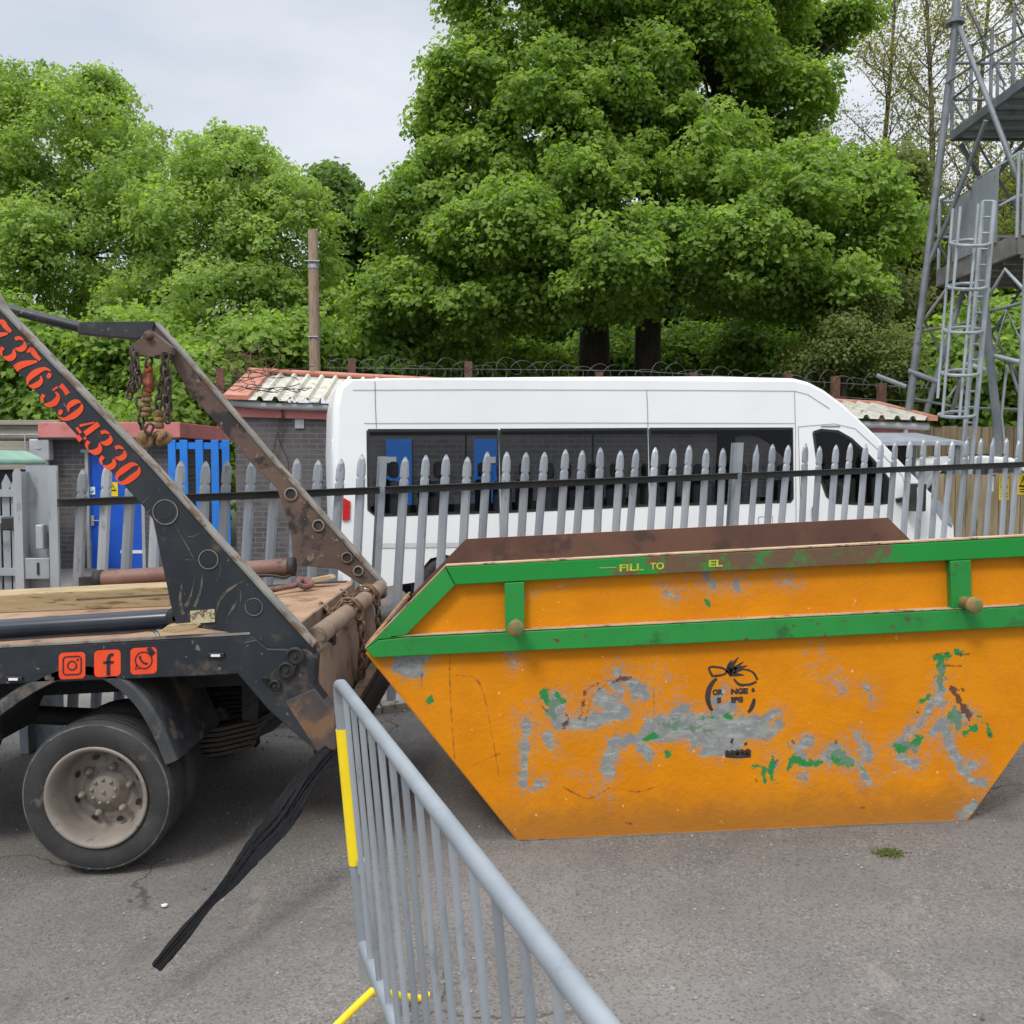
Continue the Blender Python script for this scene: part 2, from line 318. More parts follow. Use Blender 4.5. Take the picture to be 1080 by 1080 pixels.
MAT['leaf_lime'] = leaf_mat('fresh lime green leaves', (.165,.26,.065), (.33,.44,.125))
MAT['leaf_dark'] = leaf_mat('dark leaves', (.08,.15,.034), (.15,.24,.055))
MAT['leaf_olive'] = leaf_mat('olive leaves', (.12,.15,.05), (.22,.25,.09))
MAT['leaf_yellow'] = leaf_mat('sparse yellow green leaves', (.2,.2,.06), (.36,.35,.12))

def two_sided(m, inner):                             # painted outside, dark lining inside
    nt = m.node_tree; b = [n for n in nt.nodes if n.type == 'BSDF_PRINCIPLED'][0]; l = b.inputs['Base Color'].links[0].from_socket
    g = node(nt, 'ShaderNodeNewGeometry'); nt.links.new(mixc(nt, g.outputs['Backfacing'], l, inner), b.inputs['Base Color'])
two_sided(MAT['van_white'], (.03,.032,.036))
def glass(name, tint, refl=1.0):
    m, nt, b, out = newmat(name); nt.nodes.remove(b)
    tr = node(nt, 'ShaderNodeBsdfTransparent'); tr.inputs[0].default_value = (*tint, 1)
    gl = node(nt, 'ShaderNodeBsdfGlossy'); gl.inputs['Roughness'].default_value = .03; gl.inputs[0].default_value = (refl, refl, refl, 1)
    fr = node(nt, 'ShaderNodeFresnel'); fr.inputs[0].default_value = 1.27
    mx = node(nt, 'ShaderNodeMixShader'); nt.links.new(fr.outputs[0], mx.inputs[0]); nt.links.new(tr.outputs[0], mx.inputs[1]); nt.links.new(gl.outputs[0], mx.inputs[2]); nt.links.new(mx.outputs[0], out.inputs[0]); return m
MAT['glass_tint'] = glass('tinted glass', (.58,.6,.62))
# ------------------------------------------------------------------ ground
def grid_sheet(name, xs, ys, dz, mat, kind='structure'):
    mb = MB(); vs = [(x, y, gz(x, y)+dz) for y in ys for x in xs]; n = len(xs)
    mb.add(vs, [(j*n+i, j*n+i+1, (j+1)*n+i+1, (j+1)*n+i) for j in range(len(ys)-1) for i in range(n-1)], 0, True)
    return tag(mb.build(name, mat), kind=kind)
grid_sheet('yard', np.linspace(-16, 16, 65), np.linspace(-6, 19, 51), 0.0, MAT['asphalt'])
xs = sorted(set(list(np.linspace(-16, 16, 33))+[-400, -150, -60, -30, 30, 60, 150, 400]))
ys = sorted(set(list(np.linspace(-6, 20, 27))+[-100, -30, 30, 60, 150, 500]))
grid_sheet('ground', xs, ys, -0.08, MAT['earth'])

# ------------------------------------------------------------------ long brick shed behind the minibus
Ye = 13.5
A = P(236, 420, Ye); B = P(981, 443, Ye); C = P(981, 430, 16.6); C.x = B.x-.1; D_ = P(262, 393, 15.6)
eL, eR = Vector((A.x, Ye, A.z)), Vector((B.x, Ye, B.z)); rL, rR = Vector((A.x, 15.6, 3.13)), Vector((B.x, 15.6, 2.62))
rL.x = D_.x
shed = thing('brick_shed', (0, Ye, 0), 'long low dark brick shed with cream corrugated roof behind the white minibus', 'shed')
mb = MB(); wL, wR = eL.x+.1, eR.x-.12
def wz(x): return eL.z+(eR.z-eL.z)*(x-eL.x)/(eR.x-eL.x)
mb.prism([(wL, Ye+.18, -.4), (wR, Ye+.18, -.4), (wR, Ye+.18, wz(wR)-.02), (wL, Ye+.18, wz(wL)-.02)], (0, 2.1, 0))
mb.build('wall', MAT['brick'], shed)
mb = MB()                                            # corrugated sheets: trapezoid ribs running down the slope
def roofpt(t, s): return (eL.lerp(eR, t)).lerp(rL.lerp(rR, t), s)
nrib = 44; prof = [(0, 0), (.55, 0), (.68, .055), (.87, .055), (1, 0)]
rows = []; t0 = (P(262, 422, Ye).x-eL.x)/(eR.x-eL.x)
for k in range(nrib):
    for f, h in prof[:-1]: rows.append((t0+(1-t0)*(k+f)/nrib, h))
rows.append((1, 0)); vs = []
for t, h in rows:
    for s in (-.03, 1.0): p = roofpt(t, s); vs.append((p.x, p.y, p.z+h))
mb.add(vs, [(2*i, 2*i+2, 2*i+3, 2*i+1) for i in range(len(rows)-1)])
rf = mb.build('roof', MAT['roof_cream'], shed)
mb = MB(); p0, p1, p2, p3 = roofpt(0, -.03), roofpt(t0, -.03), roofpt(t0, 1), roofpt(0, 1)
mb.prism([p0, p1, p2, p3], (0, 0, .06)); mb.build('verge', MAT['red_pale'], rf)
mb = MB(); mb.prism([roofpt(.994, -.04), roofpt(1.007, -.04), roofpt(1.007, 1.02), roofpt(.994, 1.02)], (0, 0, .07)); mb.build('verge', MAT['red_pale'], rf)
mb = MB(); mb.tube([rL+Vector((0, 0, .06)), rR+Vector((0, 0, .03))], .045, 8); mb.build('ridge', MAT['red_pale'], rf)
mb = MB(); mb.prism([(wL, Ye+.13, wz(wL)-.25), (wR, Ye+.13, wz(wR)-.25), (wR, Ye+.13, wz(wR)-.03), (wL, Ye+.13, wz(wL)-.03)], (0, .045, 0)); mb.build('fascia', MAT['red_fascia'], shed)
mb = MB(); mb.tube([(eL.x, Ye+.05, eL.z-.05), (wL+.5, Ye+.05, wz(wL)-.1), (eR.x, Ye+.05, eR.z-.09)], .055, 10); mb.tube([(wR-.2, Ye+.06, wz(wR)-.1), (wR-.2, Ye+.08, .1)], .035, 8); mb.build('gutter', MAT['gutter'], shed)
mb = MB(); c = P(316, 447, Ye+.17); mb.box(c, (.13, .03, .13)); mb.build('vent', MAT['gutter'], shed)
for (x0, x1) in ((407, 434), (500, 524)):
    a, b_ = P(x0, 452, Ye+.15), P(x1, 452, Ye+.15)
    mb = MB(); mb.prism([(a.x, Ye+.15, -.1), (b_.x, Ye+.15, -.1), (b_.x, Ye+.15, 2.02), (a.x, Ye+.15, 2.02)], (0, .03, 0)); d = mb.build('door', MAT['blue_gate'], shed)
    mb = MB(); mb.box(((a.x+b_.x)/2+(.08 if x0 > 450 else -.1), Ye+.14, 1.72), (.13, .012, .09)); mb.build('sign_plate', MAT['white'], d)
    mb = MB(); mb.box((b_.x-.06, Ye+.13, .95), (.03, .05, .22)); mb.build('handle', MAT['galv'], d)
# dry creeper and rusty wire on that roof
mb = MB()
for k in range(16):
    p = roofpt(rng.uniform(.0, .085), rng.uniform(.0, .9)); pts = [p+Vector((0, 0, .09))]; a = rng.uniform(0, 6.3)
    for j in range(7):
        a += rng.uniform(-.9, .9); q = pts[-1]+Vector((math.cos(a)*.13, math.sin(a)*.16, 0)); s = min(1, max(0, (q.y-Ye)/2.1)); q.z = eL.z+(rL.z-eL.z)*s+.075+rng.uniform(0, .05); pts.append(q)
    mb.tube(smooth_line(pts, 4), .006, 4)
for k in range(3):
    p = P(290+k*3, 421, Ye-.02); pts = [p]+[Vector((p.x+.08*math.sin(j*1.3+k), Ye+.11, p.z-.22*j)) for j in range(1, 6)]; mb.tube(smooth_line(pts, 4), .006, 4)
tag(mb.build('dry_creeper', MAT['bark']), 'bare dry creeper stems sprawling over the cream corrugated shed roof', 'creeper')
mb = MB(); c0 = P(256, 388, 15.3)
for k in range(12):
    a0 = rng.uniform(0, 6); r = rng.uniform(.18, .42); ax = Vector(rng.normal(size=3)).normalized(); q = ax.orthogonal().normalized(); w = ax.cross(q); cc = c0+Vector((rng.uniform(-.3, .35), rng.uniform(-.2, .2), rng.uniform(-.05, .15)))
    mb.tube([cc+(q*math.cos(a0+j*.42)+w*math.sin(a0+j*.42))*r*(1+.02*j) for j in range(15)], .0055, 4)
tag(mb.build('barbed_wire_tangle', MAT['rust']), 'tangle of rusty barbed wire above the left end of the brick shed roof', 'barbed wire')

# ------------------------------------------------------------------ small brick outhouse with the blue door (left)
Yo = 15.0
oh = thing('brick_outhouse', (P(117, 600, Yo).x, Yo, 0), 'flat roofed dark brick outhouse with red fascia and blue door', 'outhouse')
xa, xb = P(51, 500, Yo).x, P(184, 500, Yo).x; zt = P(100, 446, Yo).z; zb = P(100, 462, Yo).z
dx0, dx1 = P(90, 500, Yo).x, P(152, 500, Yo).x; dzt = P(100, 477, Yo).z; dzb = P(100, 612, Yo).z
mb = MB(); poly = [(xa, Yo, -.6), (dx0, Yo, -.6), (dx0, Yo, dzt), (dx1, Yo, dzt), (dx1, Yo, -.6), (xb, Yo, -.6), (xb, Yo, zb), (xa, Yo, zb)]
mb.prism(poly, (0, .22, 0)); mb.box(((xa+xb)/2, Yo+2.5, .7), (xb-xa, .2, 2.7)); mb.box((xb-.11, Yo+1.3, .7), (.2, 2.1, 2.7)); mb.box((xa+.11, Yo+1.3, .7), (.2, 2.1, 2.7)); mb.build('wall', MAT['brick'], oh)
mb = MB(); mb.box(((xa+xb)/2+.06, Yo+1.25, (zt+zb)/2), (xb-xa+.22, 2.9, zt-zb)); rfo = mb.build('roof', MAT['red_fascia'], oh, .01)
mb = MB(); mb.box(((xa+xb)/2+.06, Yo-.21, zb-.015), (xb-xa+.2, .05, .03)); mb.build('trim', MAT['black_trim'], rfo)
mb = MB()
for x in (dx0+.025, dx1-.025): mb.box((x, Yo+.03, (dzt+dzb)/2), (.05, .08, dzt-dzb))
mb.box(((dx0+dx1)/2, Yo+.03, dzt+.02), (dx1-dx0+.12, .09, .05)); mb.build('door_frame', MAT['gutter'], oh)
mb = MB(); mb.box(((dx0+dx1)/2, Yo+.07, (dzt+dzb)/2), (dx1-dx0-.1, .04, dzt-dzb)); dr = mb.build('door', MAT['blue_door'], oh, .004)
mb = MB(); c = P(112, 549, Yo+.04); mb.box((dx0+.09, Yo+.03, c.z), (.04, .03, .16)); mb.tube([(dx0+.09, Yo+.02, c.z), (dx0+.22, Yo-.02, c.z)], .012, 6); mb.build('handle', MAT['galv'], dr)
mb = MB(); c = P(139, 582, Yo+.04); mb.box((c.x, Yo+.045, c.z), (.36, .008, .05)); mb.build('kick_strip', MAT['white'], dr)
# notices on the door
c = P(96.5, 517.5, Yo+.04); mb = MB(); mb.box((c.x, Yo+.044, c.z), (.11, .008, .12), mi=0); mb.lathe((c.x, Yo+.039, c.z), (0, -1, 0), [(.04, 0), (.04, .002), (0, .002)], 16, 1); mb.lathe((c.x, Yo+.036, c.z), (0, -1, 0), [(.015, 0), (.015, .003), (0, .003)], 10, 0)
mb.build('safety_sticker', [MAT['white'], MAT['blue_sign']], dr)
def warning_face(mb, c, w, h, y0, tri=.62):          # yellow plate with a black warning triangle and two lines of worn lettering
    x, z = c; mb.box((x, y0, z), (w, .006, h), mi=0)
    tz = z+h*.14; s = w*tri/2
    mb.prism([(x-s, y0-.004, tz-s*.8), (x+s, y0-.004, tz-s*.8), (x, y0-.004, tz+s*.95)], (0, -.003, 0), 1)
    s2 = s*.72; mb.prism([(x-s2, y0-.0085, tz-s2*.72), (x+s2, y0-.0085, tz-s2*.72), (x, y0-.0085, tz+s2*.85)], (0, -.002, 0), 0)
    mb.prism([(x+.1*s, y0-.012, tz+s*.5), (x-.2*s, y0-.012, tz-.02*s), (x+.02*s, y0-.012, tz-.02*s), (x-.08*s, y0-.012, tz-.45*s), (x+.24*s, y0-.012, tz+.14*s), (x+.04*s, y0-.012, tz+.14*s)], (0, -.002, 0), 1)
c = P(118, 516, Yo+.04); mb = MB(); warning_face(mb, (c.x, c.z), .185, .225, Yo+.044, .8); mb.build('warning_sticker', [MAT['yellow_sign'], MAT['black_text']], dr)

# wooden screen wall, electric box and green container at the far left
sc_ = thing('board_screen', P(20, 500, 16), 'weathered grey horizontal board screen left of the brick outhouse', 'screen wall')
mb = MB()
for k in range(5):
    z = P(0, 447, 15.7).z-.14-k*.26; mb.box((-9.6, 15.7, z), (4.3, .03, .24))
mb.build('boards', MAT['grey_boards'], sc_, .006)
mb = MB(); c = P(27, 447, 15.65); mb.box((-9.6, 15.65, c.z+.02), (4.3, .1, .08)); mb.build('coping', MAT['grey_boards'], sc_, .006)
mb = MB()
for x in (-11.2, -9.4, -7.75): mb.box((x, 15.78, .9), (.1, .1, 2.7))
mb.build('post', MAT['grey_boards'], sc_)
mb = MB(); mb.tube([(-10.9, 15.64, P(0, 458.5, 15.64).z), (-7.4, 15.64, P(0, 458.5, 15.64).z)], .014, 6); x = P(27, 470, 15.64).x; mb.tube([(x, 15.63, 2.12), (x, 15.63, 1.0)], .012, 6); mb.build('cable', MAT['gutter'], sc_)
c = P(42, 474.5, 14.8); eb = thing('electric_box', (c.x, 14.8, c.z), 'pale grey electric box mounted beside the brick outhouse corner', 'electric box')
mb = MB(); mb.box((c.x, 14.85, c.z), (.31, .16, .33)); mb.build('cover', MAT['gutter'], eb, .015)
mb = MB(); mb.tube([(c.x+.1, 14.86, c.z-.15), (c.x+.1, 14.9, c.z-1.7)], .015, 6); mb.build('conduit', MAT['gutter'], eb)
mb = MB(); mb.box((c.x, 14.765, c.z+.02), (.08, .008, .02)); mb.build('latch', MAT['galv'], eb)
gb = thing('green_container', (P(0, 600, 13).x-.4, 13.4, -.1), 'green lidded storage container at the far left behind the gate', 'container')
x1 = P(50, 485, 14.1).x; zt_ = P(0, 474, 12.6).z; zl = P(0, 490, 12.6).z
mb = MB(); mb.prism([(x1-2.4, 12.6, zl), (x1, 12.6, zl), (x1-.02, 12.6, zl+.07), (x1-.3, 12.6, zt_), (x1-2.1, 12.6, zt_)], (0, 1.5, 0)); mb.build('lid', MAT['green_lid'], gb, .03)
mb = MB(); mb.box((x1-1.2, 13.35, (zl-.2)/2-.05), (2.2, 1.35, zl+.15)); mb.build('body', MAT['truck_dark'], gb, .03)

# blue palisade gate between outhouse and shed
Yg = 14.3; bg = thing('blue_palisade_gate', (P(210, 600, Yg).x, Yg, 0), 'bright blue steel palisade gate between the two brick sheds', 'gate')
for px in (181, 193.5, 210, 226.5, 238):
    c = P(px, 464, Yg); mb = MB(); mb.box((c.x, Yg, (c.z-.3)/2), (.115, .02, c.z+.3)); mb.build('pale', MAT['blue_gate'], bg, .004)
mb = MB(); a, b_ = P(179, 468, Yg), P(240, 468, Yg); mb.box(((a.x+b_.x)/2, Yg+.03, a.z-.03), (b_.x-a.x, .04, .1)); mb.box(((a.x+b_.x)/2, Yg+.03, .35), (b_.x-a.x, .04, .08)); mb.build('rail', MAT['blue_gate'], bg)

# utility pole
up = thing('utility_pole', (P(331, 480, 19).x, 19, 0), 'bare weathered wooden pole rising behind the brick shed', 'pole')
a = P(330, 243, 19); mb = MB(); mb.tube([(a.x+.02, 19, -.3), (a.x+.01, 19, 3), (a.x, 19, a.z)], [.125, .115, .095], 14); mb.build('shaft', MAT['pole'], up)
mb = MB()
for z, w in ((a.z-.62, .3), (a.z-2.1, .2), (a.z-3.4, .2)): mb.tube([(a.x-w/2, 18.89, z), (a.x+w/2, 18.89, z)], .018, 6)
mb.build('step_bolt', MAT['galv'], up)
mb = MB(); mb.lathe((a.x, 19, a.z-.75), (0, 0, 1), [(.112, 0), (.112, .08)], 14); mb.build('band', MAT['galv'], up)

# fence posts and razor wire behind the shed
Yw = 17.2; rz = thing('razor_wire_fence', (1, Yw, 0), 'rust red posts carrying coiled razor wire behind the shed ridge', 'razor wire fence')
posts = [(232, 388), (371, 378), (494, 381), (632, 392), (732, 392), (832, 394), (882, 397), (931, 404)]
for px, py in posts:
    a = P(px, py, Yw); mb = MB(); mb.box((a.x, Yw, (a.z-.3)/2), (.14, .02, a.z+.3)); mb.box((a.x-.06, Yw+.05, (a.z-.3)/2), (.02, .1, a.z+.3)); mb.build('post', MAT['rust'], rz)
pts = []
tot = 640; zA, zB = P(372, 388, Yw).z, P(975, 410, Yw).z; xA, xB = P(345, 390, Yw).x, P(985, 400, Yw).x
for k in range(tot):
    t = k/(tot-1); an = k*2*math.pi/16+.5*math.sin(k*.07); x = xA+(xB-xA)*t; rr = .14+.05*math.sin(k*.11)+.04*math.sin(k*.31)
    pts.append((x+.16*math.sin(an), Yw+.02+rr*math.sin(an*1.0)*.9, zA+(zB-zA)*t**2+rr*math.cos(an)+.03*math.sin(k*.037)))
mb = MB(); mb.tube(pts, .0042, 4); mb.build('wire_coil', MAT['wire'], rz)
mb = MB()
for dz in (-.25, .0, -.9): mb.tube([(xA, Yw, zA+dz), ((xA+xB)/2, Yw, zA+dz-.05), (xB, Yw, zB+dz)], .005, 4)
mb.build('strand', MAT['wire'], rz)

# ------------------------------------------------------------------ timber fences, shelter and white car at the right
def timber_fence(name, px0, px1, Y, pyt, label):
    a, b_ = P(px0, pyt, Y), P(px1, pyt+(2 if px1 > px0 else 0), Y); t = thing(name, ((a.x+b_.x)/2, Y, 0), label, 'timber fence'); n = int((b_.x-a.x)/.125)
    mb = MB()
    for k in range(n):
        x = a.x+(k+.5)*.125; mb.box((x, Y+.004*(k % 2)+rng.uniform(0, .004), (a.z-.3)/2+rng.uniform(-.015, .015)), (.117, .02, a.z+.3))
    mb.build('boards', MAT['boards'], t)
    for x in np.arange(a.x+.4, b_.x, 1.9):
        mb = MB(); mb.box((x, Y+.09, (a.z-.3)/2), (.1, .1, a.z+.3)); mb.build('post', MAT['boards'], t)
    mb = MB(); mb.box(((a.x+b_.x)/2, Y+.045, a.z-.25), (b_.x-a.x, .05, .09)); mb.build('rail', MAT['boards'], t)
    return t
timber_fence('timber_fence', 900, 1160, 14.8, 450, 'tall weathered board fence behind the grey steel shelter')
timber_fence('timber_fence', 985, 1180, 10.9, 500, 'lower close board timber fence in front of the white car, nearer the palisade')
sh = thing('steel_shelter', (P(965, 560, 12.2).x, 12.4, 0), 'low steel shelter with flat grey sheet roof beside the shed', 'shelter')
q = [P(918, 456.5, 13.0), P(966, 456.5, 13.0), P(1017, 465.5, 11.6), P(930, 466, 11.6)]
mb = MB(); mb.prism(q, (0, 0, -.045)); mb.build('roof', MAT['galv'], sh)
for p in (q[3]+Vector((.06, .06, 0)), q[2]+Vector((-.06, .06, 0)), q[0]+Vector((.05, -.05, 0)), q[1]+Vector((-.05, -.05, 0))):
    mb = MB(); mb.box((p.x, p.y, p.z/2-.1), (.05, .05, p.z+.1)); mb.build('post', MAT['tower_steel'], sh)
mb = MB(); mb.box(((q[0].x+q[1].x)/2, 13.05, .8), (q[1].x-q[0].x, .04, 2.3)); mb.build('back_panel', MAT['truck_dark'], sh)
mb = MB(); mb.box(((q[0].x+q[1].x)/2-.05, 12.6, .55), (.55, .5, 1.3)); mb.build('cabinet', MAT['seat'], sh, .02)
# white car: only its roof shows over the lower fence
Yc = 12.6; zr = P(1030, 480.5, Yc).z; xc = P(1030, 480, Yc).x
car = thing('parked_car', (xc, Yc, 0), 'white car with only its roof showing over the lower timber fence', 'car')
prof = [(-1.9, .35), (-2.05, .7), (-1.95, .98), (-1.2, 1.12), (-.62, zr-.13), (-.35, zr-.04), (.15, zr), (.62, zr-.03), (.95, zr-.14), (1.5, 1.1), (1.9, 1.0), (1.98, .6), (1.85, .35)]
mb = MB(); mb.prism([(xc+x*.78, Yc, z) for x, z in prof], (0, 1.7, 0)); cb = mb.build('body', MAT['van_white'], car, .07, 3)
mb = MB(); mb.prism([(xc+x*.78, Yc-.012, z) for x, z in ((-1.0, 1.14), (-.56, zr-.17), (-.3, zr-.11), (.5, zr-.1), (.8, zr-.2), (1.25, 1.12))], (0, .01, 0)); mb.build('window', MAT['glass_tint'], cb)
mb = MB(); mb.tube([(xc-.32, Yc+.15, zr+.012), (xc+.5, Yc+.15, zr+.012)], .016, 6); mb.build('roof_rail', MAT['black_trim'], cb)
for dx in (-1.0, 1.0):
    mb = MB(); mb.lathe((xc+dx, Yc-.02, .32), (0, 1, 0), [(.0, .0), (.2, .0), (.31, .02), (.32, .1), (.31, .2), (0, .2)], 24); mb.build('wheel', MAT['tyre'], car)

# ------------------------------------------------------------------ steel tower at the right edge
tw = thing('steel_tower', (8.2, 13.8, 0), 'tall galvanised steel lattice tower with platforms and caged ladder', 'tower')
def member(name, pts, r, m, Y=14.0, n=8):
    mb = MB(); mb.tube([P(*(p if len(p) == 3 else (*p, Y))) for p in pts], r*.66, n); return mb.build(name, MAT[m], tw)
g0 = P(954, 470, 14.2); leg = MB(); leg.tube([(g0.x-.05, 14.2, -.2)]+[P(954, 470, 14.2), P(975, 300, 14.2), P(1007, 40, 14.2), P(1013, -90, 14.2)], [.056, .056, .052, .056, .06], 10); leg = leg.build('leg', MAT['tower_steel'], tw)
mb = MB(); c = P(1007.5, 21, 14.2); mb.lathe(c-Vector((0, 0, .06)), (0.02, 0, 1), [(.07, 0), (.13, 0), (.13, .06), (.07, .06)], 14, sm=False); mb.build('collar', MAT['tower_steel'], leg)
mb = MB(); mb.tube([P(1052, 460, 12.7)+Vector((.1, 0, -2.4)), P(1051, 440, 12.7), P(1039, 333, 12.7), P(1035, 270, 12.7)], .055, 10); mb.build('leg', MAT['tower_steel'], tw)
mb = MB(); mb.tube([P(1074, 470, 12.2)+Vector((0, 0, -2.2)), P(1080, 330, 12.2), P(1088, 180, 12.2), P(1100, 20, 12.2), P(1106, -80, 12.2)], .036, 10); mb.build('leg', MAT['tower_light'], tw)
for pts, r, m in (([(1010, 25, 14.2), (1046, 116, 13.0), (1086, 220, 12.6)], .055, 'tower_steel'), ([(1040, 127, 13.2), (1000, 231, 14), (977, 283, 14.2)], .05, 'tower_steel'),
                  ([(998, 88, 14.2), (1040, 60, 13.4), (1088, 33, 12.5)], .03, 'tower_dark'), ([(1013, 152, 15), (1041, 198, 15.2), (1070, 162, 15.2), (1090, 140, 15)], .06, 'tower_steel'),
                  ([(1041, 198, 15.2), (1022, 240, 15)], .05, 'tower_steel'), ([(1041, 316, 12.8), (1060, 284, 12.6), (1086, 312, 12.4)], .04, 'tower_light'),
                  ([(1037, 330, 12.8), (1088, 317, 12.4)], .035, 'tower_steel'), ([(1047, 376, 12.7), (1062, 327, 12.6), (1079, 366, 12.5)], .035, 'tower_steel'),
                  ([(1043, 374, 12.75), (1088, 385, 12.3)], .05, 'tower_light'), ([(1020, 384, 13.2), (1052, 393, 12.7)], .05, 'tower_light'),
                  ([(958, 391, 14.2), (990, 403, 14.0)], .06, 'tower_steel'), ([(925, 396, 14.6), (956, 408, 14.3)], .05, 'tower_steel'), ([(967, 350, 14.2), (1005, 344, 14.4), (1040, 335, 14.0)], .035, 'tower_dark'),
                  ([(968, 346, 14.2), (998, 305, 14.4)], .035, 'tower_dark'), ([(1020, 292, 14.6), (1004, 345, 14.6), (976, 438, 14.6)], .07, 'tower_steel'), ([(1037, 333, 13), (1016, 395, 13.6), (1002, 440, 14)], .05, 'tower_dark'),
                  ([(985, 250, 14.4), (1035, 335, 15), (1075, 400, 15)], .03, 'tower_dark'), ([(1068, 150, 14.8), (1010, 290, 14.8)], .03, 'tower_dark'), ([(1000, 100, 14.8), (1060, 200, 14.8), (1088, 250, 14.8)], .028, 'tower_steel'), ([(970, 330, 14.3), (1020, 420, 14.6)], .03, 'tower_dark'), ([(1088, 290, 14.6), (1040, 360, 14.6), (1000, 420, 14.6)], .03, 'tower_steel'), ([(962, 420, 14.2), (1010, 430, 14.4), (1086, 432, 14.2)], .03, 'tower_steel'), ([(1000, 60, 14.6), (1088, 20, 14)], .022, 'tower_dark'), ([(1020, 5, 14.6), (1060, 90, 14.6)], .03, 'tower_steel'), ([(1062, 385, 12.7), (1056, 438, 12.7), (1060, 475, 12.7)], .03, 'tower_light'), ([(1065, 385, 12.6), (1078, 425, 12.5)], .03, 'tower_steel')):
    member('brace', pts, r, m)
def platform(zt, x0, x1, y0, y1, depth, panel):
    mb = MB()
    for yy in np.arange(y0, y1, .42): mb.box(((x0+x1)/2, yy, zt-depth/2-.02), (x1-x0-.1, .05, depth-.05))
    mb.box(((x0+x1)/2, (y0+y1)/2, zt-.02), (x1-x0, y1-y0, .03)); pl = mb.build('platform', MAT['galv' if panel == 0 else 'tower_dark'], tw)
    mb = MB(); mb.box((x0, (y0+y1)/2, zt-depth/2+.05), (.06, y1-y0, depth)); mb.box(((x0+x1)/2, y0, zt-depth/2+.05), (x1-x0, .06, depth)); mb.box(((x0+x1)/2, y1, zt-depth/2+.05), (x1-x0, .06, depth)); mb.build('edge_beam', MAT['tower_dark' if panel else 'tower_steel'], pl)
    mb = MB()
    for yy in np.linspace(y0, y1, 5): mb.tube([(x0, yy, zt), (x0, yy, zt+1.1)], .025, 6)
    for xx in np.linspace(x0, x1, 5)[1:]:
        mb.tube([(xx, y0, zt), (xx, y0, zt+1.1)], .025, 6); mb.tube([(xx, y1, zt), (xx, y1, zt+1.1)], .025, 6)
    for h in (.55, 1.1):
        mb.tube([(x1, y0, zt+h), (x0, y0, zt+h), (x0, y1, zt+h), (x1, y1, zt+h)], .025, 6)
    mb.build('railing', MAT['tower_light' if panel else 'tower_steel'], pl)
    return pl
p1 = platform(6.75, 6.82, 9.6, 12.6, 15.0, .13, 0)
p2 = platform(4.62, 6.62, 9.6, 12.6, 14.9, .26, 1)
mb = MB()
for y0, y1, h0, h1 in ((13.05, 13.75, .05, 1.05), (13.8, 14.35, .05, .95)): mb.box((6.58, (y0+y1)/2, 4.62+(h0+h1)/2), (.02, y1-y0, h1-h0))
mb.box((6.9, 12.55, 4.62+.55), (.5, .02, 1.05)); mb.build('screen_panel', MAT['galv'], p2)
Yl = 12.3; ld = MB()
s0a, s0b, s1a, s1b = P(1018, 452, Yl), P(1037, 212, Yl), P(1028, 452, Yl-.15), P(1049, 212, Yl-.15)
ld.tube([s0a-Vector((.15, 0, 1.9)), s0a, s0b], .032, 6); ld.tube([s1a-Vector((.15, 0, 1.9)), s1a, s1b], .032, 6)
for t in np.linspace(-.6, 1, 24): ld.tube([s0a.lerp(s0b, t), s1a.lerp(s1b, t)], .014, 5)
lad = ld.build('ladder', MAT['tower_light'], tw)
cg = MB()
cols = [((989, 420), (1005, 220)), ((994, 440), (1013, 218)), ((1012, 440), (1032, 215))]
for (a, b_), Yk in zip(cols, (Yl, Yl-.45, Yl-.5)): cg.tube([P(*a, Yk), P(*b_, Yk)], .02, 5)
for py in (256, 302, 348, 393, 437):
    t = (py-440)/(215-440); xl = 990+t*16; xr = 1029+t*20
    cg.tube(smooth_line([P(xr, py+1, Yl-.1), P(xr-9, py+3, Yl-.5), P((xl+xr)/2-2, py+3, Yl-.6), P(xl+5, py+2, Yl-.42), P(xl, py, Yl), P((xl+xr)/2-6, py-3, Yl+.25), P(xr-8, py-3, Yl+.12)], 4), .022, 5)
cg.build('safety_cage', MAT['tower_light'], lad)

# ------------------------------------------------------------------ trees
def leaf_mesh(name, pos, nrm, tone, size, mat, parent, droop=.25):
    n = len(pos); nrm = nrm/np.linalg.norm(nrm, axis=1, keepdims=True)
    r = rng.normal(size=(n, 3)); a = np.cross(nrm, r); a /= np.linalg.norm(a, axis=1, keepdims=True)+1e-9; b = np.cross(nrm, a)
    s = size*rng.uniform(.65, 1.25, n)[:, None]
    v = np.empty((n, 4, 3)); fold = nrm*s*.14
    v[:, 0] = pos-a*s*.5; v[:, 1] = pos-b*s*.42+fold; v[:, 2] = pos+a*s*.62-nrm*s*droop; v[:, 3] = pos+b*s*.42+fold
    v -= np.array(ORG[parent.name])
    me = bpy.data.meshes.new(name); me.vertices.add(n*4); me.vertices.foreach_set('co', v.reshape(-1).astype(np.float32))
    idx = np.arange(n)[:, None]*4; tri = np.concatenate([idx+np.array([[0, 1, 2]]), idx+np.array([[0, 2, 3]])], 1).reshape(-1)
    me.loops.add(len(tri)); me.loops.foreach_set('vertex_index', tri.astype(np.int32))
    me.polygons.add(2*n); me.polygons.foreach_set('loop_start', (np.arange(2*n)*3).astype(np.int32)); me.polygons.foreach_set('loop_total', np.full(2*n, 3, np.int32))
    at = me.attributes.new('tone', 'FLOAT', 'POINT'); at.data.foreach_set('value', np.repeat(np.clip(tone, 0, 1), 4).astype(np.float32))
    me.materials.append(mat); me.update(calc_edges=True); me.validate()
    o = bpy.data.objects.new(name, me); COL.objects.link(o); o.parent = parent; ORG[o.name] = ORG[parent.name]; return o
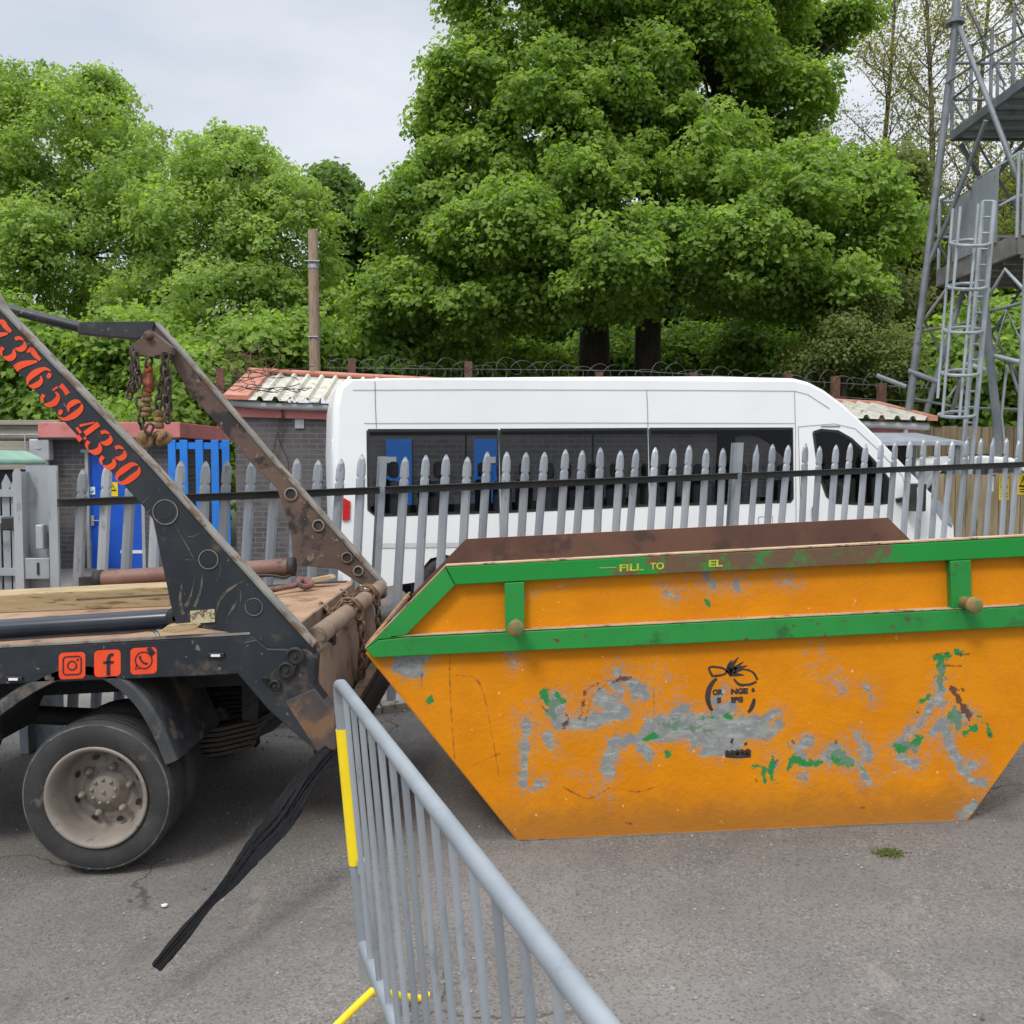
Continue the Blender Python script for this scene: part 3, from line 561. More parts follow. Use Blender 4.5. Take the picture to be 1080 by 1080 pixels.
def crown(lobes, spacing, clump_r, per, size, ybase, flat=.8, inner=.35, jitter=.4, cull=.5, holes=(), nsub=14, sub=(1.15, 1.0, .8)):
    """lobes: (px, py, depth, rx_px, ry_px, r_depth_m) -> leaf positions, normals, tones and the clump centres"""
    E = []
    for px, py, Y, rx, ry, rd in lobes:
        c = np.array(P(px, py, Y)); k = .1+clump_r*.62; E.append((c, np.array([max(.35, rx*Y/F-k), max(.5, rd-k*.6), max(.3, ry*Y/F-k)])))
    n0 = len(E)
    for c, r in list(E):
        for _ in range(nsub):
            u = rng.normal(size=3); u[1] = -abs(u[1]) if rng.random() < .65 else u[1]; u /= np.linalg.norm(u); E.append((c+u*r*np.array([1, 1, .9])*rng.uniform(.7, .98), r*rng.uniform(.2, .38)*np.array(sub)+.1))
    cl = []; dirs = []
    for i, (c, r) in enumerate(E):
        area = 4*math.pi*((r[0]*r[1])**1.6/3+(r[0]*r[2])**1.6/3+(r[1]*r[2])**1.6/3)**(1/1.6); n = int(area/spacing**2)+4
        u = rng.normal(size=(n, 3)); u /= np.linalg.norm(u, axis=1, keepdims=True); p = c+u*r*((rng.uniform(1-jitter, 1.04, (n, 1)) if i >= n0 else rng.uniform(.6, .92, (n, 1)))+np.abs(rng.normal(0, .07, (n, 1))))
        nin = int(n*inner); ui = rng.normal(size=(nin, 3)); ui /= np.linalg.norm(ui, axis=1, keepdims=True); p = np.vstack([p, c+ui*r*rng.uniform(.3, .75, (nin, 1))]); u = np.vstack([u, ui])
        keep = np.ones(len(p), bool)
        for j, (c2, r2) in enumerate(E):
            if j != i and (i < n0 or j < n0): keep &= (np.linalg.norm((p-c2)/r2, axis=1) > (cull if j >= n0 else .64))
        keep &= p[:, 2] > ybase
        cl.append(p[keep]); dirs.append(u[keep])
    cl = np.vstack(cl); dirs = np.vstack(dirs)
    if holes:                                        # openings in the crown where the limbs show
        qy = cl[:, 1]*math.cos(PITCH)-(cl[:, 2]-CAMH)*math.sin(PITCH); qx = 540+F*cl[:, 0]/qy; qz = 540-F*((cl[:, 2]-CAMH)*math.cos(PITCH)+cl[:, 1]*math.sin(PITCH))/qy
        k = np.ones(len(cl), bool)
        for hx, hy, hr, hs in holes: k &= ~((np.hypot((qx-hx)/hr, (qz-hy)/hs) < 1) & (rng.random(len(cl)) < .62))
        cl = cl[k]; dirs = dirs[k]
    m = len(cl)
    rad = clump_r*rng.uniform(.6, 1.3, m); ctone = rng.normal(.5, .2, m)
    u = rng.normal(size=(m, per, 3)); u[..., 2] = np.where(rng.random((m, per)) < .75, np.abs(u[..., 2]), u[..., 2])-.05; u /= np.linalg.norm(u, axis=2, keepdims=True)
    od = dirs*np.array([1, 1, .25]); od /= np.linalg.norm(od, axis=1, keepdims=True)+1e-9
    rr = rng.uniform(.35, 1.05, (m, per, 1))**.6
    pos = cl[:, None]+u*rr*rad[:, None, None]*np.array([1, 1, flat])+od[:, None]*rad[:, None, None]*.15
    pos[..., 2] -= (np.linalg.norm((pos-cl[:, None])[..., :2], axis=2)**2)*.14/np.maximum(rad[:, None], .2)
    nrm = u*np.array([.8, .8, .6])+np.array([0, -.1, .55])+od[:, None]*.4+rng.normal(size=u.shape)*.5
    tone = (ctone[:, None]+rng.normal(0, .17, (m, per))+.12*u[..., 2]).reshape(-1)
    return pos.reshape(-1, 3), nrm.reshape(-1, 3), tone, cl, [e[0] for e in E[:len(lobes)]], size
def tree(name, label, lobes, trunk, mat, bark, spacing, clump_r, per, size, ybase, group=None, limb=.16, nbr=26, cat='tree', **kw):
    base = Vector((trunk[0][0].x, trunk[0][0].y, 0)); t = thing(name, base, label, cat, group)
    pos, nrm, tone, cl, cs, _ = crown(lobes, spacing, clump_r, per, size, ybase, **kw)
    leaf_mesh('crown', pos, nrm, tone, size, mat, t)
    mb = MB(); pts = [p for p, r in trunk]; sp = smooth_line(pts, 5); rs = np.interp(np.linspace(0, 1, len(sp)), np.linspace(0, 1, len(trunk)), [r for p, r in trunk]); mb.tube(sp, list(rs), 10)
    top = Vector(pts[-1]); start = [Vector(pts[-1]), Vector(pts[max(1, len(pts)-2)])]
    for c in cs:
        c = Vector(c); s = start[rng.integers(0, len(start))] if len(pts) > 2 else top; mid = s.lerp(c, .5)+Vector((rng.uniform(-.4, .4), rng.uniform(-.3, .3), -.12*(c-s).length+.3))
        ln = smooth_line([s, mid, c], 5); mb.tube(ln, list(np.linspace(limb, limb*.3, len(ln))), 6)
        near = cl[np.argsort(np.linalg.norm(cl-np.array(c), axis=1)[:]+rng.uniform(0, 1.2, len(cl)))[:nbr//3]]
        for q in near:
            q = Vector(q); st = Vector(ln[rng.integers(len(ln)//2, len(ln))]); md = st.lerp(q, .5)+Vector((0, 0, .15)); mb.tube([st, md, q], [limb*.35, limb*.22, limb*.08], 5)
    mb.build('trunk', MAT[bark], t); return t
def TR(px, Y, pts, r0, r1):                           # trunk: from the ground under px up through image points
    b = P(px, 480, Y); out = [Vector((b.x, Y, -.3))]+[P(x, y, Y) for x, y in pts]; return [(p, r) for p, r in zip(out, np.linspace(r0, r1, len(out)))]
big = [(572, 20, 24, 112, 95, 3.5), (690, -30, 24, 150, 90, 4), (775, 15, 24.5, 85, 62, 3.2), (498, 120, 23.5, 66, 80, 2.8), (590, 140, 22.6, 95, 75, 3),
       (450, 240, 22.8, 62, 70, 2.6), (530, 255, 21.2, 95, 62, 2.6), (640, 275, 20.8, 100, 80, 2.6), (425, 325, 22, 55, 52, 2.2), (510, 195, 22.6, 70, 50, 2.4), (620, 205, 21.8, 75, 55, 2.4), (650, 90, 23.2, 70, 55, 2.6), (520, 335, 21.6, 70, 42, 2.2)]
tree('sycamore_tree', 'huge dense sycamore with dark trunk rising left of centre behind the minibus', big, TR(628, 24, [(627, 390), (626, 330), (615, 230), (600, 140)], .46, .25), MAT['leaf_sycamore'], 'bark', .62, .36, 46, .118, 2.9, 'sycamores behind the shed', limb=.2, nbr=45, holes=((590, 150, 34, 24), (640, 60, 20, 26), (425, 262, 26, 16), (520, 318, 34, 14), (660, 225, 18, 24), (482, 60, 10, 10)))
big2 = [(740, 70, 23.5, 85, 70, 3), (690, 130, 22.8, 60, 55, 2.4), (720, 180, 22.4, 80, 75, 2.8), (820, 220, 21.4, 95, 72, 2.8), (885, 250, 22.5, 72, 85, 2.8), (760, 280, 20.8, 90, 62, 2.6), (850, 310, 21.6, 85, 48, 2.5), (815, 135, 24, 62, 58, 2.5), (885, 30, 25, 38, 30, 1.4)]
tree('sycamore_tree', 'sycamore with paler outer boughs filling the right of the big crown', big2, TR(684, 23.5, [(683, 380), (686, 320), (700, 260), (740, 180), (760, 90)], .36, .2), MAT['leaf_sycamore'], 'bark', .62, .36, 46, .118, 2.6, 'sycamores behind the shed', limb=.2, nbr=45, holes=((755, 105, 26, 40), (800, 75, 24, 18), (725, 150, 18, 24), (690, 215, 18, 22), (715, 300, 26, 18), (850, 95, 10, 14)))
l1 = [(85, 160, 27, 85, 76, 3.5), (30, 190, 27, 75, 90, 3.5), (145, 215, 26.5, 70, 85, 3), (90, 270, 25.5, 95, 75, 3), (20, 310, 25, 70, 70, 3), (115, 112, 27.5, 40, 34, 1.5)]
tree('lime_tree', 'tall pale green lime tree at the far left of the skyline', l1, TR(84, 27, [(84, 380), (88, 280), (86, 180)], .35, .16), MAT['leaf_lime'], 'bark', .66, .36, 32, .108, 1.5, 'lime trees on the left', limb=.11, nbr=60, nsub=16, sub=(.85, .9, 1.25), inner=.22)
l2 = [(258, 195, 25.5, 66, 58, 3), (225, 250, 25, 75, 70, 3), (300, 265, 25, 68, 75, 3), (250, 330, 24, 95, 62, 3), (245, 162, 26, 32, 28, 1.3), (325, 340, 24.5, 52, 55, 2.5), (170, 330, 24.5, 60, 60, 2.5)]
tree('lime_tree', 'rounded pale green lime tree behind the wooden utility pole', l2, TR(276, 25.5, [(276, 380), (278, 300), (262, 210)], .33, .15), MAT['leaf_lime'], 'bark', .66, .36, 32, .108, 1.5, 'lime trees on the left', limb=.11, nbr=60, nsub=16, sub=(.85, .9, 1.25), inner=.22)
dk = [(352, 210, 33, 28, 28, 2), (377, 250, 33, 28, 48, 2), (362, 310, 33, 32, 50, 2.2), (385, 360, 33, 40, 40, 2.5)]
tree('dark_tree', 'dark narrow tree in the gap between limes and the sycamore', dk, TR(368, 33, [(368, 380), (372, 300), (368, 230)], .25, .1), MAT['leaf_dark'], 'bark', 1.3, .85, 110, .2, 1.2, limb=.1)
for lab, tx, lob in (('dark tree filling the gap left of the sycamore trunk', 470, [(430, 370, 34, 60, 60, 3), (520, 350, 34, 60, 60, 3), (480, 300, 34, 60, 60, 3)]), ('dark tree behind the two sycamore trunks', 655, [(600, 350, 34, 60, 60, 3), (690, 340, 34, 70, 70, 3), (650, 290, 34, 60, 60, 3)]), ('dark tree below the right boughs of the sycamore', 800, [(770, 350, 33, 60, 60, 3), (850, 345, 33, 60, 60, 3), (910, 370, 33, 50, 45, 3), (815, 290, 33, 60, 60, 3)])):
    tree('dark_tree', lab, lob, TR(tx, lob[0][2], [(tx, 400), (tx+2, 330)], .22, .12), MAT['leaf_dark'], 'bark', 1.25, .95, 110, .21, .5, 'dark trees behind the sycamores', limb=.1)
hz = [(-20, 100, 34, 40, 45, 3), (-30, 170, 34, 50, 60, 3)]
tree('hazy_tree', 'thin leaved tree top peeping out at the left photo edge', hz, TR(-20, 34, [(-20, 380), (-18, 200)], .25, .1), MAT['leaf_olive'], 'bark_grey', 1.4, .9, 40, .22, 1.2, limb=.1)
rt = [(1085, 215, 30, 55, 40, 3), (1060, 300, 29, 70, 70, 3), (1110, 330, 28, 60, 80, 3), (1010, 350, 29, 50, 60, 2.5), (970, 300, 30, 35, 60, 2.2)]
tree('ash_tree', 'mid green tree standing behind the steel tower platforms', rt, TR(1062, 29, [(1062, 380), (1064, 300), (1075, 220)], .3, .14), MAT['leaf_sycamore'], 'bark_grey', 1.15, .8, 120, .18, .9, limb=.13)
ol = [(925, 205, 26, 38, 42, 2), (945, 260, 26, 32, 60, 2), (915, 330, 25, 40, 40, 2)]
tree('bronze_tree', 'yellowish bronze tree peeping out right of the big sycamore', ol, TR(944, 26, [(944, 380), (946, 280), (930, 200)], .2, .08), MAT['leaf_olive'], 'bark', 1.1, .75, 110, .15, 1.2, limb=.1)
sh1 = [(885, 365, 19.5, 42, 44, 1.4), (925, 380, 19.5, 42, 46, 1.4), (850, 390, 20, 40, 28, 1.2), (905, 335, 20, 24, 22, .9)]
tree('shrub', 'olive grey shrub behind the razor wire right of the sycamore', sh1, TR(890, 19.5, [(890, 400), (890, 380)], .08, .05), MAT['leaf_olive'], 'bark_grey', .75, .34, 34, .075, .1, cat='shrub', limb=.04, nbr=120, nsub=18, sub=(.9, .9, 1.2), inner=.2)
for lab, lob, Y in (('mid green bush below the lime trees beyond the outhouse', [(60, 385, 22, 85, 70, 2), (-10, 370, 22, 70, 75, 2), (150, 395, 21.5, 85, 70, 2), (20, 440, 21.5, 80, 50, 2), (110, 440, 21.5, 80, 50, 2)], 22),
                    ('leafy bush between the outhouse and the wooden pole', [(235, 410, 20, 70, 75, 1.8), (195, 470, 19.5, 75, 85, 1.8), (310, 370, 21, 70, 50, 1.8)], 20),
                    ('leafy bush left of the big sycamore trunk', [(400, 385, 23, 55, 40, 2), (470, 395, 24, 60, 35, 2), (550, 395, 25, 55, 38, 2)], 24),
                    ('shaded bush behind the two sycamore trunks', [(640, 385, 30, 55, 42, 2), (720, 385, 29, 60, 45, 2), (800, 375, 27, 60, 50, 2.2)], 28),
                    ('green bush under the steel tower beyond the tall fence', [(985, 400, 20, 60, 60, 1.8), (1040, 385, 20, 65, 75, 1.8), (880, 425, 22, 50, 40, 1.5), (945, 430, 21, 50, 45, 1.5), (1020, 445, 20, 60, 45, 1.5), (1100, 385, 20, 65, 75, 1.8)], 20)):
    tree('bush', lab, lob, TR(lob[0][0], Y, [(lob[0][0], 420), (lob[0][0], 395)], .1, .05), MAT['leaf_sycamore'], 'bark', .95, .7, 120, .15, -.2, 'bushes under the trees', cat='bush', limb=.06)
def bare_tree(label, px, Y, top, lean, seed, h0=470):
    r = np.random.default_rng(seed); a = P(px, h0, Y); b_ = P(px+lean, top, Y); base = Vector((a.x, Y, -.3)); t = thing('poplar_tree', (a.x, Y, 0), label, 'tree', 'sparse poplars by the tower'); mb = MB()
    ln = [base.lerp(b_, s)+Vector((.25*math.sin(s*5+seed), 0, 0)) for s in np.linspace(0, 1, 12)]; mb.tube(ln, list(np.linspace(.15, .03, 12)), 7); tips = []
    for k in range(52):
        s = r.uniform(.22, .97); p = base.lerp(b_, s)+Vector((.25*math.sin(s*5+seed), 0, 0)); an = r.uniform(0, 6.28); le = (1-s)*3.0+1.0; d = Vector((math.cos(an), math.sin(an)*.8, r.uniform(.5, 1.1))); q = [p]
        for j in range(5): d = d+Vector((r.normal()*.14, r.normal()*.14, .12)); q.append(q[-1]+d.normalized()*le/5)
        mb.tube(q, list(np.linspace(.035*(1.2-s)+.008, .006, 6)), 4)
        for j in range(2, 6):
            for z in range(3):
                e = q[j]+Vector((r.normal()*.3, r.normal()*.3, r.uniform(.1, .5))); mb.tube([q[j], e], [.008, .004], 3); tips += [q[j].lerp(e, w) for w in (.4, .7, 1)]
    mb.build('trunk', MAT['bark_grey'], t); tips = np.array(tips); pos = np.repeat(tips, 4, 0)+r.normal(size=(len(tips)*4, 3))*.15
    leaf_mesh('crown', pos, r.normal(size=pos.shape)+np.array([0, 0, .4]), r.normal(.5, .2, len(pos)), .07, MAT['leaf_yellow'], t)
bare_tree('slender half bare poplar left of the tower leg', 925, 27, -40, 10, 3)
bare_tree('half bare poplar whose trunk runs close beside the tower leg', 966, 26, -60, 14, 5)
bare_tree('half bare poplar seen through the upper tower platform', 1030, 27, -70, 16, 8)
bare_tree('half bare poplar at the right photo edge beyond the tower', 1085, 26, -70, 5, 12)
# ------------------------------------------------------------------ minibus
vR = P(358, 560, 9.0); vF = P(1005, 560, 10.5); vR = Vector((vR.x, vR.y, 0)); vF = Vector((vF.x, vF.y, 0)); vd = (vF-vR).normalized(); vn = Vector((vd.y, -vd.x, 0))   # vn points to the camera
van = thing('minibus', (vR+vF)/2+Vector((0, 1, 0)), 'long white high roofed minibus parked nose right behind the palisade fence', 'minibus')
LEAN = .05
def PV(px, py, out=0.0):                             # photograph -> the minibus's near side, which leans in slightly
    n = (vn+Vector((0, 0, LEAN))).normalized(); return PP(px, py, vR+Vector((0, 0, .6))+vn*out, n)
def poly(pts, out=0.0): return [PV(x, y, out) for x, y in pts]
outer = [(363, 625), (361, 600), (359, 540), (357, 480), (358, 430), (362, 410), (372, 401.5), (420, 400.5), (600, 401), (760, 402), (838, 402.5), (852, 406), (868, 414), (886, 427), (904, 443), (926, 464), (950, 489), (972, 512), (988, 527), (1000, 541), (1005, 556), (1007, 590), (1003, 622),
         (986, 628), (982, 597), (972, 584), (958, 580), (944, 586), (935, 600), (932, 629), (800, 626), (520, 619), (470, 616), (466, 640)]
outer = outer[:-2]+[(505, 618), (500, 600), (486, 588), (470, 585), (454, 589), (443, 602), (439, 614)]
wins = [[(388, 454), (525, 453.5), (526.5, 540), (396, 543.5), (389, 538)], [(527.5, 453.5), (682.5, 452.5), (684, 533), (529, 540)], [(685, 452.5), (836, 452), (836, 526), (834, 529), (686.5, 533)],
        [(858, 456), (866, 453.5), (884, 455), (898, 463), (915, 479), (928, 493), (938, 506), (940, 521), (938, 530), (920, 532), (880, 530), (872, 523), (864, 500)]]
pts2 = [(x, y) for x, y in outer]
mbS = MB(); loops = [outer]+wins; flat3 = [[PV(x, y) for x, y in l] for l in loops]; tris = tessellate_polygon(flat3); allp = [p for l in flat3 for p in l]
tris = [t if (allp[t[1]]-allp[t[0]]).cross(allp[t[2]]-allp[t[0]]).dot(vn) > 0 else t[::-1] for t in tris]
cen = sum(flat3[0], Vector())/len(outer); W = 2.0
def inset(p, d):
    q = p-cen; L_ = q.length; return cen+q*(1+d/L_)
# slices across the vehicle: near side, rounded shoulder, full section ... mirrored for the far side
def mirror(p, t): return p-vn*t+vn*(2*LEAN*0)        # straight across
rings = []
for t, d in ((0, 0), (.02, .025), (.06, .05), (.14, .065), (W/2, .07), (W-.14, .065), (W-.06, .05), (W-.02, .025), (W, 0)):
    rings.append([inset(p, d)-vn*(t) if t <= W/2 else inset(p, d)-vn*(t)-vn*(-2*LEAN*(p.z-.6)) for p in flat3[0]])
n = len(outer); vs = list(allp); mbS.add(vs, tris)
vs = [p for r_ in rings for p in r_]; fs = []
for i in range(len(rings)-1):
    for j in range(n): fs.append((i*n+(j+1) % n, (i+1)*n+(j+1) % n, (i+1)*n+j, i*n+j))
mbS.add(vs, fs, 0, True)
far = [[p-vn*W+vn*(2*LEAN*(p.z-.6)) for p in l] for l in flat3]; allf = [p for l in far for p in l]; mbS.add(allf, [t[::-1] for t in tessellate_polygon(far)] if False else [t[::-1] for t in tris])
vb = mbS.build('body', MAT['van_white'], van)
MAT['van_rub'] = weathered('grey white rub strip', (.6,.61,.61), (.52,.53,.53), 3, None, rough=.5, bmp=0)
def strip(name, pts, w, m, par, out=.006):
    mb = MB(); mb.ribbon([(PV(x, y, out), w) for x, y in pts], vn); return mb.build(name, m, par)
for i, w in enumerate(wins):
    mb = MB(); mb.add(poly(w, .003), [tuple(range(len(w)))] if False else [t for t in tessellate_polygon([poly(w)])]); mb.build('window', MAT['glass_tint'], van)
    mb = MB(); pf = [p-vn*(W+.004)+vn*(2*LEAN*(p.z-.6)) for p in poly(w)]; mb.add(pf, tessellate_polygon([pf])); mb.build('window', MAT['glass_tint'], van)
for w in wins: 
    cl_ = w+[w[0]]; mb = MB(); mb.ribbon([(PV(x, y, .004), .028) for x, y in cl_], vn); mb.build('window_seal', MAT['black_trim'], van)
for pts in ([(372, 411.5), (500, 411), (700, 411.5), (838, 412.5), (852, 416), (875, 431)], [(384, 446.5), (600, 446), (838, 446.5)], [(395.5, 402), (396, 430), (397, 452)], [(682, 411), (683, 430), (683.5, 452)], [(838, 412), (839, 452), (840, 600)], [(527, 541), (528, 617)], [(685, 534), (686.5, 620)],
            [(842, 450), (880, 447), (902, 452), (926, 474), (952, 502), (958, 530), (955, 580)], [(842, 450), (846, 600)], [(396, 574), (500, 573), (686, 570)], [(396, 577), (398, 618)]):
    strip('panel_gap', pts, .006, MAT['seam'], vb)
strip('sill_strip', [(505, 617), (620, 618.5), (800, 621), (930, 622)], .05, MAT['black_trim'], van, .012)
strip('fuel_flap', [(800, 545), (815, 545), (815, 560), (800, 560), (800, 545)], .006, MAT['seam'], vb)
strip('rub_strip', [(398, 575.5), (500, 574.5), (686, 571.5), (840, 567)], .045, MAT['van_rub'], van, .009)
mb = MB(); p = PV(858.5, 541, .0); mb.box(p+vn*.015, (.06, .03, .13), Matrix.Rotation(math.atan2(vd.y, vd.x), 3, 'Z')); mb.build('door_handle', MAT['black_trim'], van, .01)
mb = MB(); q = poly([(363, 525), (370, 529), (369.5, 548), (362, 549)]); mb.prism(q, vn*.02-vd*.01); mb.build('tail_lamp', MAT['red_lamp'], van)
mb = MB(); p = PV(358, 472); mb.box(p-vd*.03-vn*.12, (.08, .1, .16), Matrix.Rotation(math.atan2(vd.y, vd.x), 3, 'Z')); mb.build('door_hinge', MAT['van_white'], van, .015)
mb = MB(); c = PV(957, 524)+vn*.14; rot = Matrix.Rotation(math.atan2(vd.y, vd.x), 3, 'Z'); mb.box(c, (.13, .2, .3), rot); mb.tube([c-vn*.02, PV(945, 528)], .03, 6); mr = mb.build('wing_mirror', MAT['black_trim'], van, .03)
mb = MB(); mb.box(c+vn*.103-vd*.02+Vector((0, 0, .03)), (.07, .006, .16), rot); mb.build('mirror_sticker', MAT['white'], mr)
mb = MB(); mb.prism(poly([(982, 522), (991, 528), (1003, 546), (1004, 556), (993, 548), (984, 534)], .004), vn*.006); mb.build('headlamp', MAT['galv_bright'], van)
mb = MB(); mb.prism(poly([(866, 449), (886, 449), (886, 450.3), (866, 450.3)], .005), vn*.002); mb.build('lettering_strip', MAT['seam'], vb)
for px, rr in ((472, .34), (958, .34)):
    c = PV(px, 640); c.z = gz(c.x, 9)*0+PV(px, 590).z-.30
    mb = MB(); mb.lathe(c-vn*.05, -vn, [(0, 0), (.2, .0), (.21, -.02), (.31, -.01), (.335, .04), (.335, .16), (.31, .2), (0, .2)], 32, mis=[1, 1, 0, 0, 0, 0, 0]); mb.build('wheel', [MAT['tyre'], MAT['rim']], van)
    mb = MB(); mb.lathe(c-vn*(W-.25), -vn, [(0, 0), (.31, -.01), (.335, .04), (.335, .16), (.31, .2), (0, .2)], 32); mb.build('wheel', MAT['tyre'], van)
mb = MB(); a = PV(440, 606); b_ = PV(930, 610); mb.prism([Vector((a.x, a.y, .42))-vn*.1, Vector((b_.x, b_.y, .5))-vn*.1, Vector((b_.x, b_.y, .8))-vn*.1, Vector((a.x, a.y, .74))-vn*.1], -vn*1.8); mb.build('floor', MAT['truck_dark'], van)
for px in (420, 470, 540, 590, 640, 700, 760, 800, 900):
    for t in (.45, 1.5):
        c = PV(px, 520)-vn*t; mb = MB(); zb = c.z-.5; mb.box(Vector((c.x, c.y, zb+.25)), (.12, .46, .72), rot); mb.box(Vector((c.x, c.y, zb+.72)), (.09, .26, .17), rot); mb.build('seat', MAT['seat'], van, .04)

# ------------------------------------------------------------------ palisade fence
f0, f1 = P(75, 600, 6.2), P(960, 600, 8.4); f0.z = f1.z = 0; fd = (f1-f0).normalized(); fn = Vector((fd.y, -fd.x, 0))
def FX(px):                                          # fence ground point under an image column
    q = PP(px, 540, f0, fn); return Vector((q.x, q.y, 0))
fence = thing('palisade_fence', FX(560)+Vector((0, 0, gz(FX(560).x))), 'galvanised palisade fence with pointed pales and a dark top rail behind the skip', 'palisade fence')
def tipz(x): return 1.755+.032*x                    # the pales' tips climb with the yard
SH = .062                                            # the whole fence leans along its run
def pale_mesh(head):
    mb = MB(); hw = .034; dpt = .016
    if head == 'notched': prof = [(-1.95, hw), (-.18, hw), (-.162, hw*.78), (-.145, hw*1.0), (-.075, hw*.95), (-.035, hw*.72), (-.012, hw*.38), (0, .006)]
    else: prof = [(-1.95, hw*.9), (-.09, hw*.9), (-.05, hw*.5), (0, .004)]
    vs = []
    for z, w in prof:
        for s, o in ((-1, .0), (-.45, dpt), (.45, dpt), (1, .0)): vs.append(fd*(w*s+SH*z)+fn*o*(1 if z < -.03 else .5)+Vector((0, 0, z)))
    fs = [(4*i+j, 4*i+j+1, 4*i+j+5, 4*i+j+4) for i in range(len(prof)-1) for j in range(3)]
    mb.add(vs, fs); me_o = mb.build('pale', MAT['galv'], fence, loc=None); return me_o
def put_pale(src, px=None, g=None):
    g = FX(px) if g is None else g; o = src
    return g
protos = {}
for h in ('notched', 'pointed'):
    mb_o = pale_mesh(h); me = mb_o.data
    co = np.empty(len(me.vertices)*3, np.float32); me.vertices.foreach_get('co', co); co = co.reshape(-1, 3)+np.array(ORG[fence.name], np.float32); me.vertices.foreach_set('co', co.reshape(-1)); me.update()
    sol = mb_o.modifiers.new('solid', 'SOLIDIFY'); sol.thickness = .003
    protos[h] = mb_o
    mb_o.location = Vector((0, 0, -50))
first = {'notched': True, 'pointed': True}
def add_pale(g, head, dz=0.0, dx=0.0):
    if first[head]: o = protos[head]; first[head] = False
    else: o = protos[head].copy(); COL.objects.link(o); ORG[o.name] = ORG[fence.name]; o.parent = fence
    o.location = g+Vector((0, 0, tipz(g.x)+dz))+fd*dx-ORG[fence.name]; o.rotation_euler = (rng.normal()*.01, rng.normal()*.011, rng.normal()*.05)
posts = [405, 780]
ends = [61]+posts+[1240]
bay = []
for a, b_ in zip(ends[:-1], ends[1:]):
    A_, B_ = FX(a), FX(b_); d = (B_-A_).length; k = max(1, round(d/.158)); 
    for i in range(1, k): bay.append((A_.lerp(B_, i/k), i))
for j, (g, i) in enumerate(bay):
    o_ = add_pale(g+fd*SH*0, 'pointed' if j in (31, 47) else 'notched', rng.normal()*.012+(.0), rng.normal()*.006)
for px in posts:
    g = FX(px); zt = tipz(g.x)+(.03 if px != 405 else 0); z0 = gz(g.x)-.1; mb = MB()
    for s, wd, dp in ((0, .012, .11),): pass
    c0 = g-fn*.02
    for u0, u1, d0, d1 in ((-.024, .024, .024, .034), (-.024, .024, -.08, -.07), (-.006, .006, -.07, .024)):
        base = [c0+fd*u0+fn*d0, c0+fd*u1+fn*d0, c0+fd*u1+fn*d1, c0+fd*u0+fn*d1]; mb.prism([p+Vector((0, 0, z0))+fd*SH*(z0-zt) for p in base], Vector((0, 0, zt-z0))+fd*SH*(zt-z0))
    mb.build('post', MAT['galv_bright'], fence)
def railpts(h, out): 
    r_ = []
    for px in (55, 300, 600, 900, 1240): g = FX(px); r_.append(g+fn*out+Vector((0, 0, tipz(g.x)-h)))
    return r_
for h in (.243, 1.45):
    for a, b_ in zip(ends[:-1], ends[1:]):
        A_, B_ = FX(a)+fd*.02, FX(b_)-fd*.02; mb = MB(); za, zb_ = tipz(A_.x)-h, tipz(B_.x)-h
        A_ += fd*-SH*h; B_ += fd*-SH*h
        mb.prism([A_+fn*.018+Vector((0, 0, za-.026)), B_+fn*.018+Vector((0, 0, zb_-.026)), B_+fn*.018+Vector((0, 0, zb_+.026)), A_+fn*.018+Vector((0, 0, za+.026))], fn*.006)
        mb.prism([A_+fn*.024+Vector((0, 0, za+.02)), B_+fn*.024+Vector((0, 0, zb_+.02)), B_+fn*.024+Vector((0, 0, zb_+.026)), A_+fn*.024+Vector((0, 0, za+.026))], fn*.04)
        rl = mb.build('rail', MAT['rail_black'], fence)
# kerb under the fence
kb = MB(); a, b_ = FX(60)+fn*.12, FX(1240)+fn*.12; N = 24
for i in range(N):
    p, q = a.lerp(b_, i/N), a.lerp(b_, (i+.985)/N); z0, z1 = gz(p.x)-.05, gz(q.x)-.05; h = .1+rng.uniform(0, .02)
    kb.prism([p+Vector((0, 0, z0)), q+Vector((0, 0, z1)), q+Vector((0, 0, z1+h)), p+Vector((0, 0, z0+h))], -fn*.3)
tag(kb.build('kerb', MAT['concrete'], bevel=.012), kind='structure')
# signs on the fence
for (px, py, w, h, kind, lab) in ((1059, 514, .112, .235, 'y', 'tall yellow warning sign hung on the palisade fence'), (1079.5, 511, .15, .185, 'y', 'yellow warning sign at the right photo edge on the palisade fence'), (1044.7, 509, .07, .165, 'w', 'small blank white notice beside the yellow warning signs')):
    g = FX(px); p = PP(px, py, g-fn*.05, fn); t = thing('warning_sign' if kind == 'y' else 'notice_plate', p, lab, 'sign'); m_ = Matrix.Rotation(math.atan2(fd.y, fd.x), 3, 'Z'); mb = MB()
    if kind == 'y':
        tmp = MB(); warning_face(tmp, (0, 0), w, h, 0, .8)
        for rowz in (-.24, -.36): tmp.box((0, -.004, rowz*h), (w*.7, .002, h*.05), mi=1)
        for f, mi in zip(tmp.f, tmp.m): pass
        mb.v = [tuple(m_ @ Vector(v)+p) for v in tmp.v]; mb.f = tmp.f; mb.m = tmp.m; mb.sm = tmp.sm; mb.build('plate', [MAT['yellow_sign'], MAT['black_text']], t)
    else: mb.box(p, (w, .006, h), m_); mb.build('plate', MAT['white'], t)
    mb = MB(); mb.box(p-fn*-.02+Vector((0, 0, h*.4)), (.02, .05, .012), m_); mb.build('cable_tie', MAT['black_trim'], t)

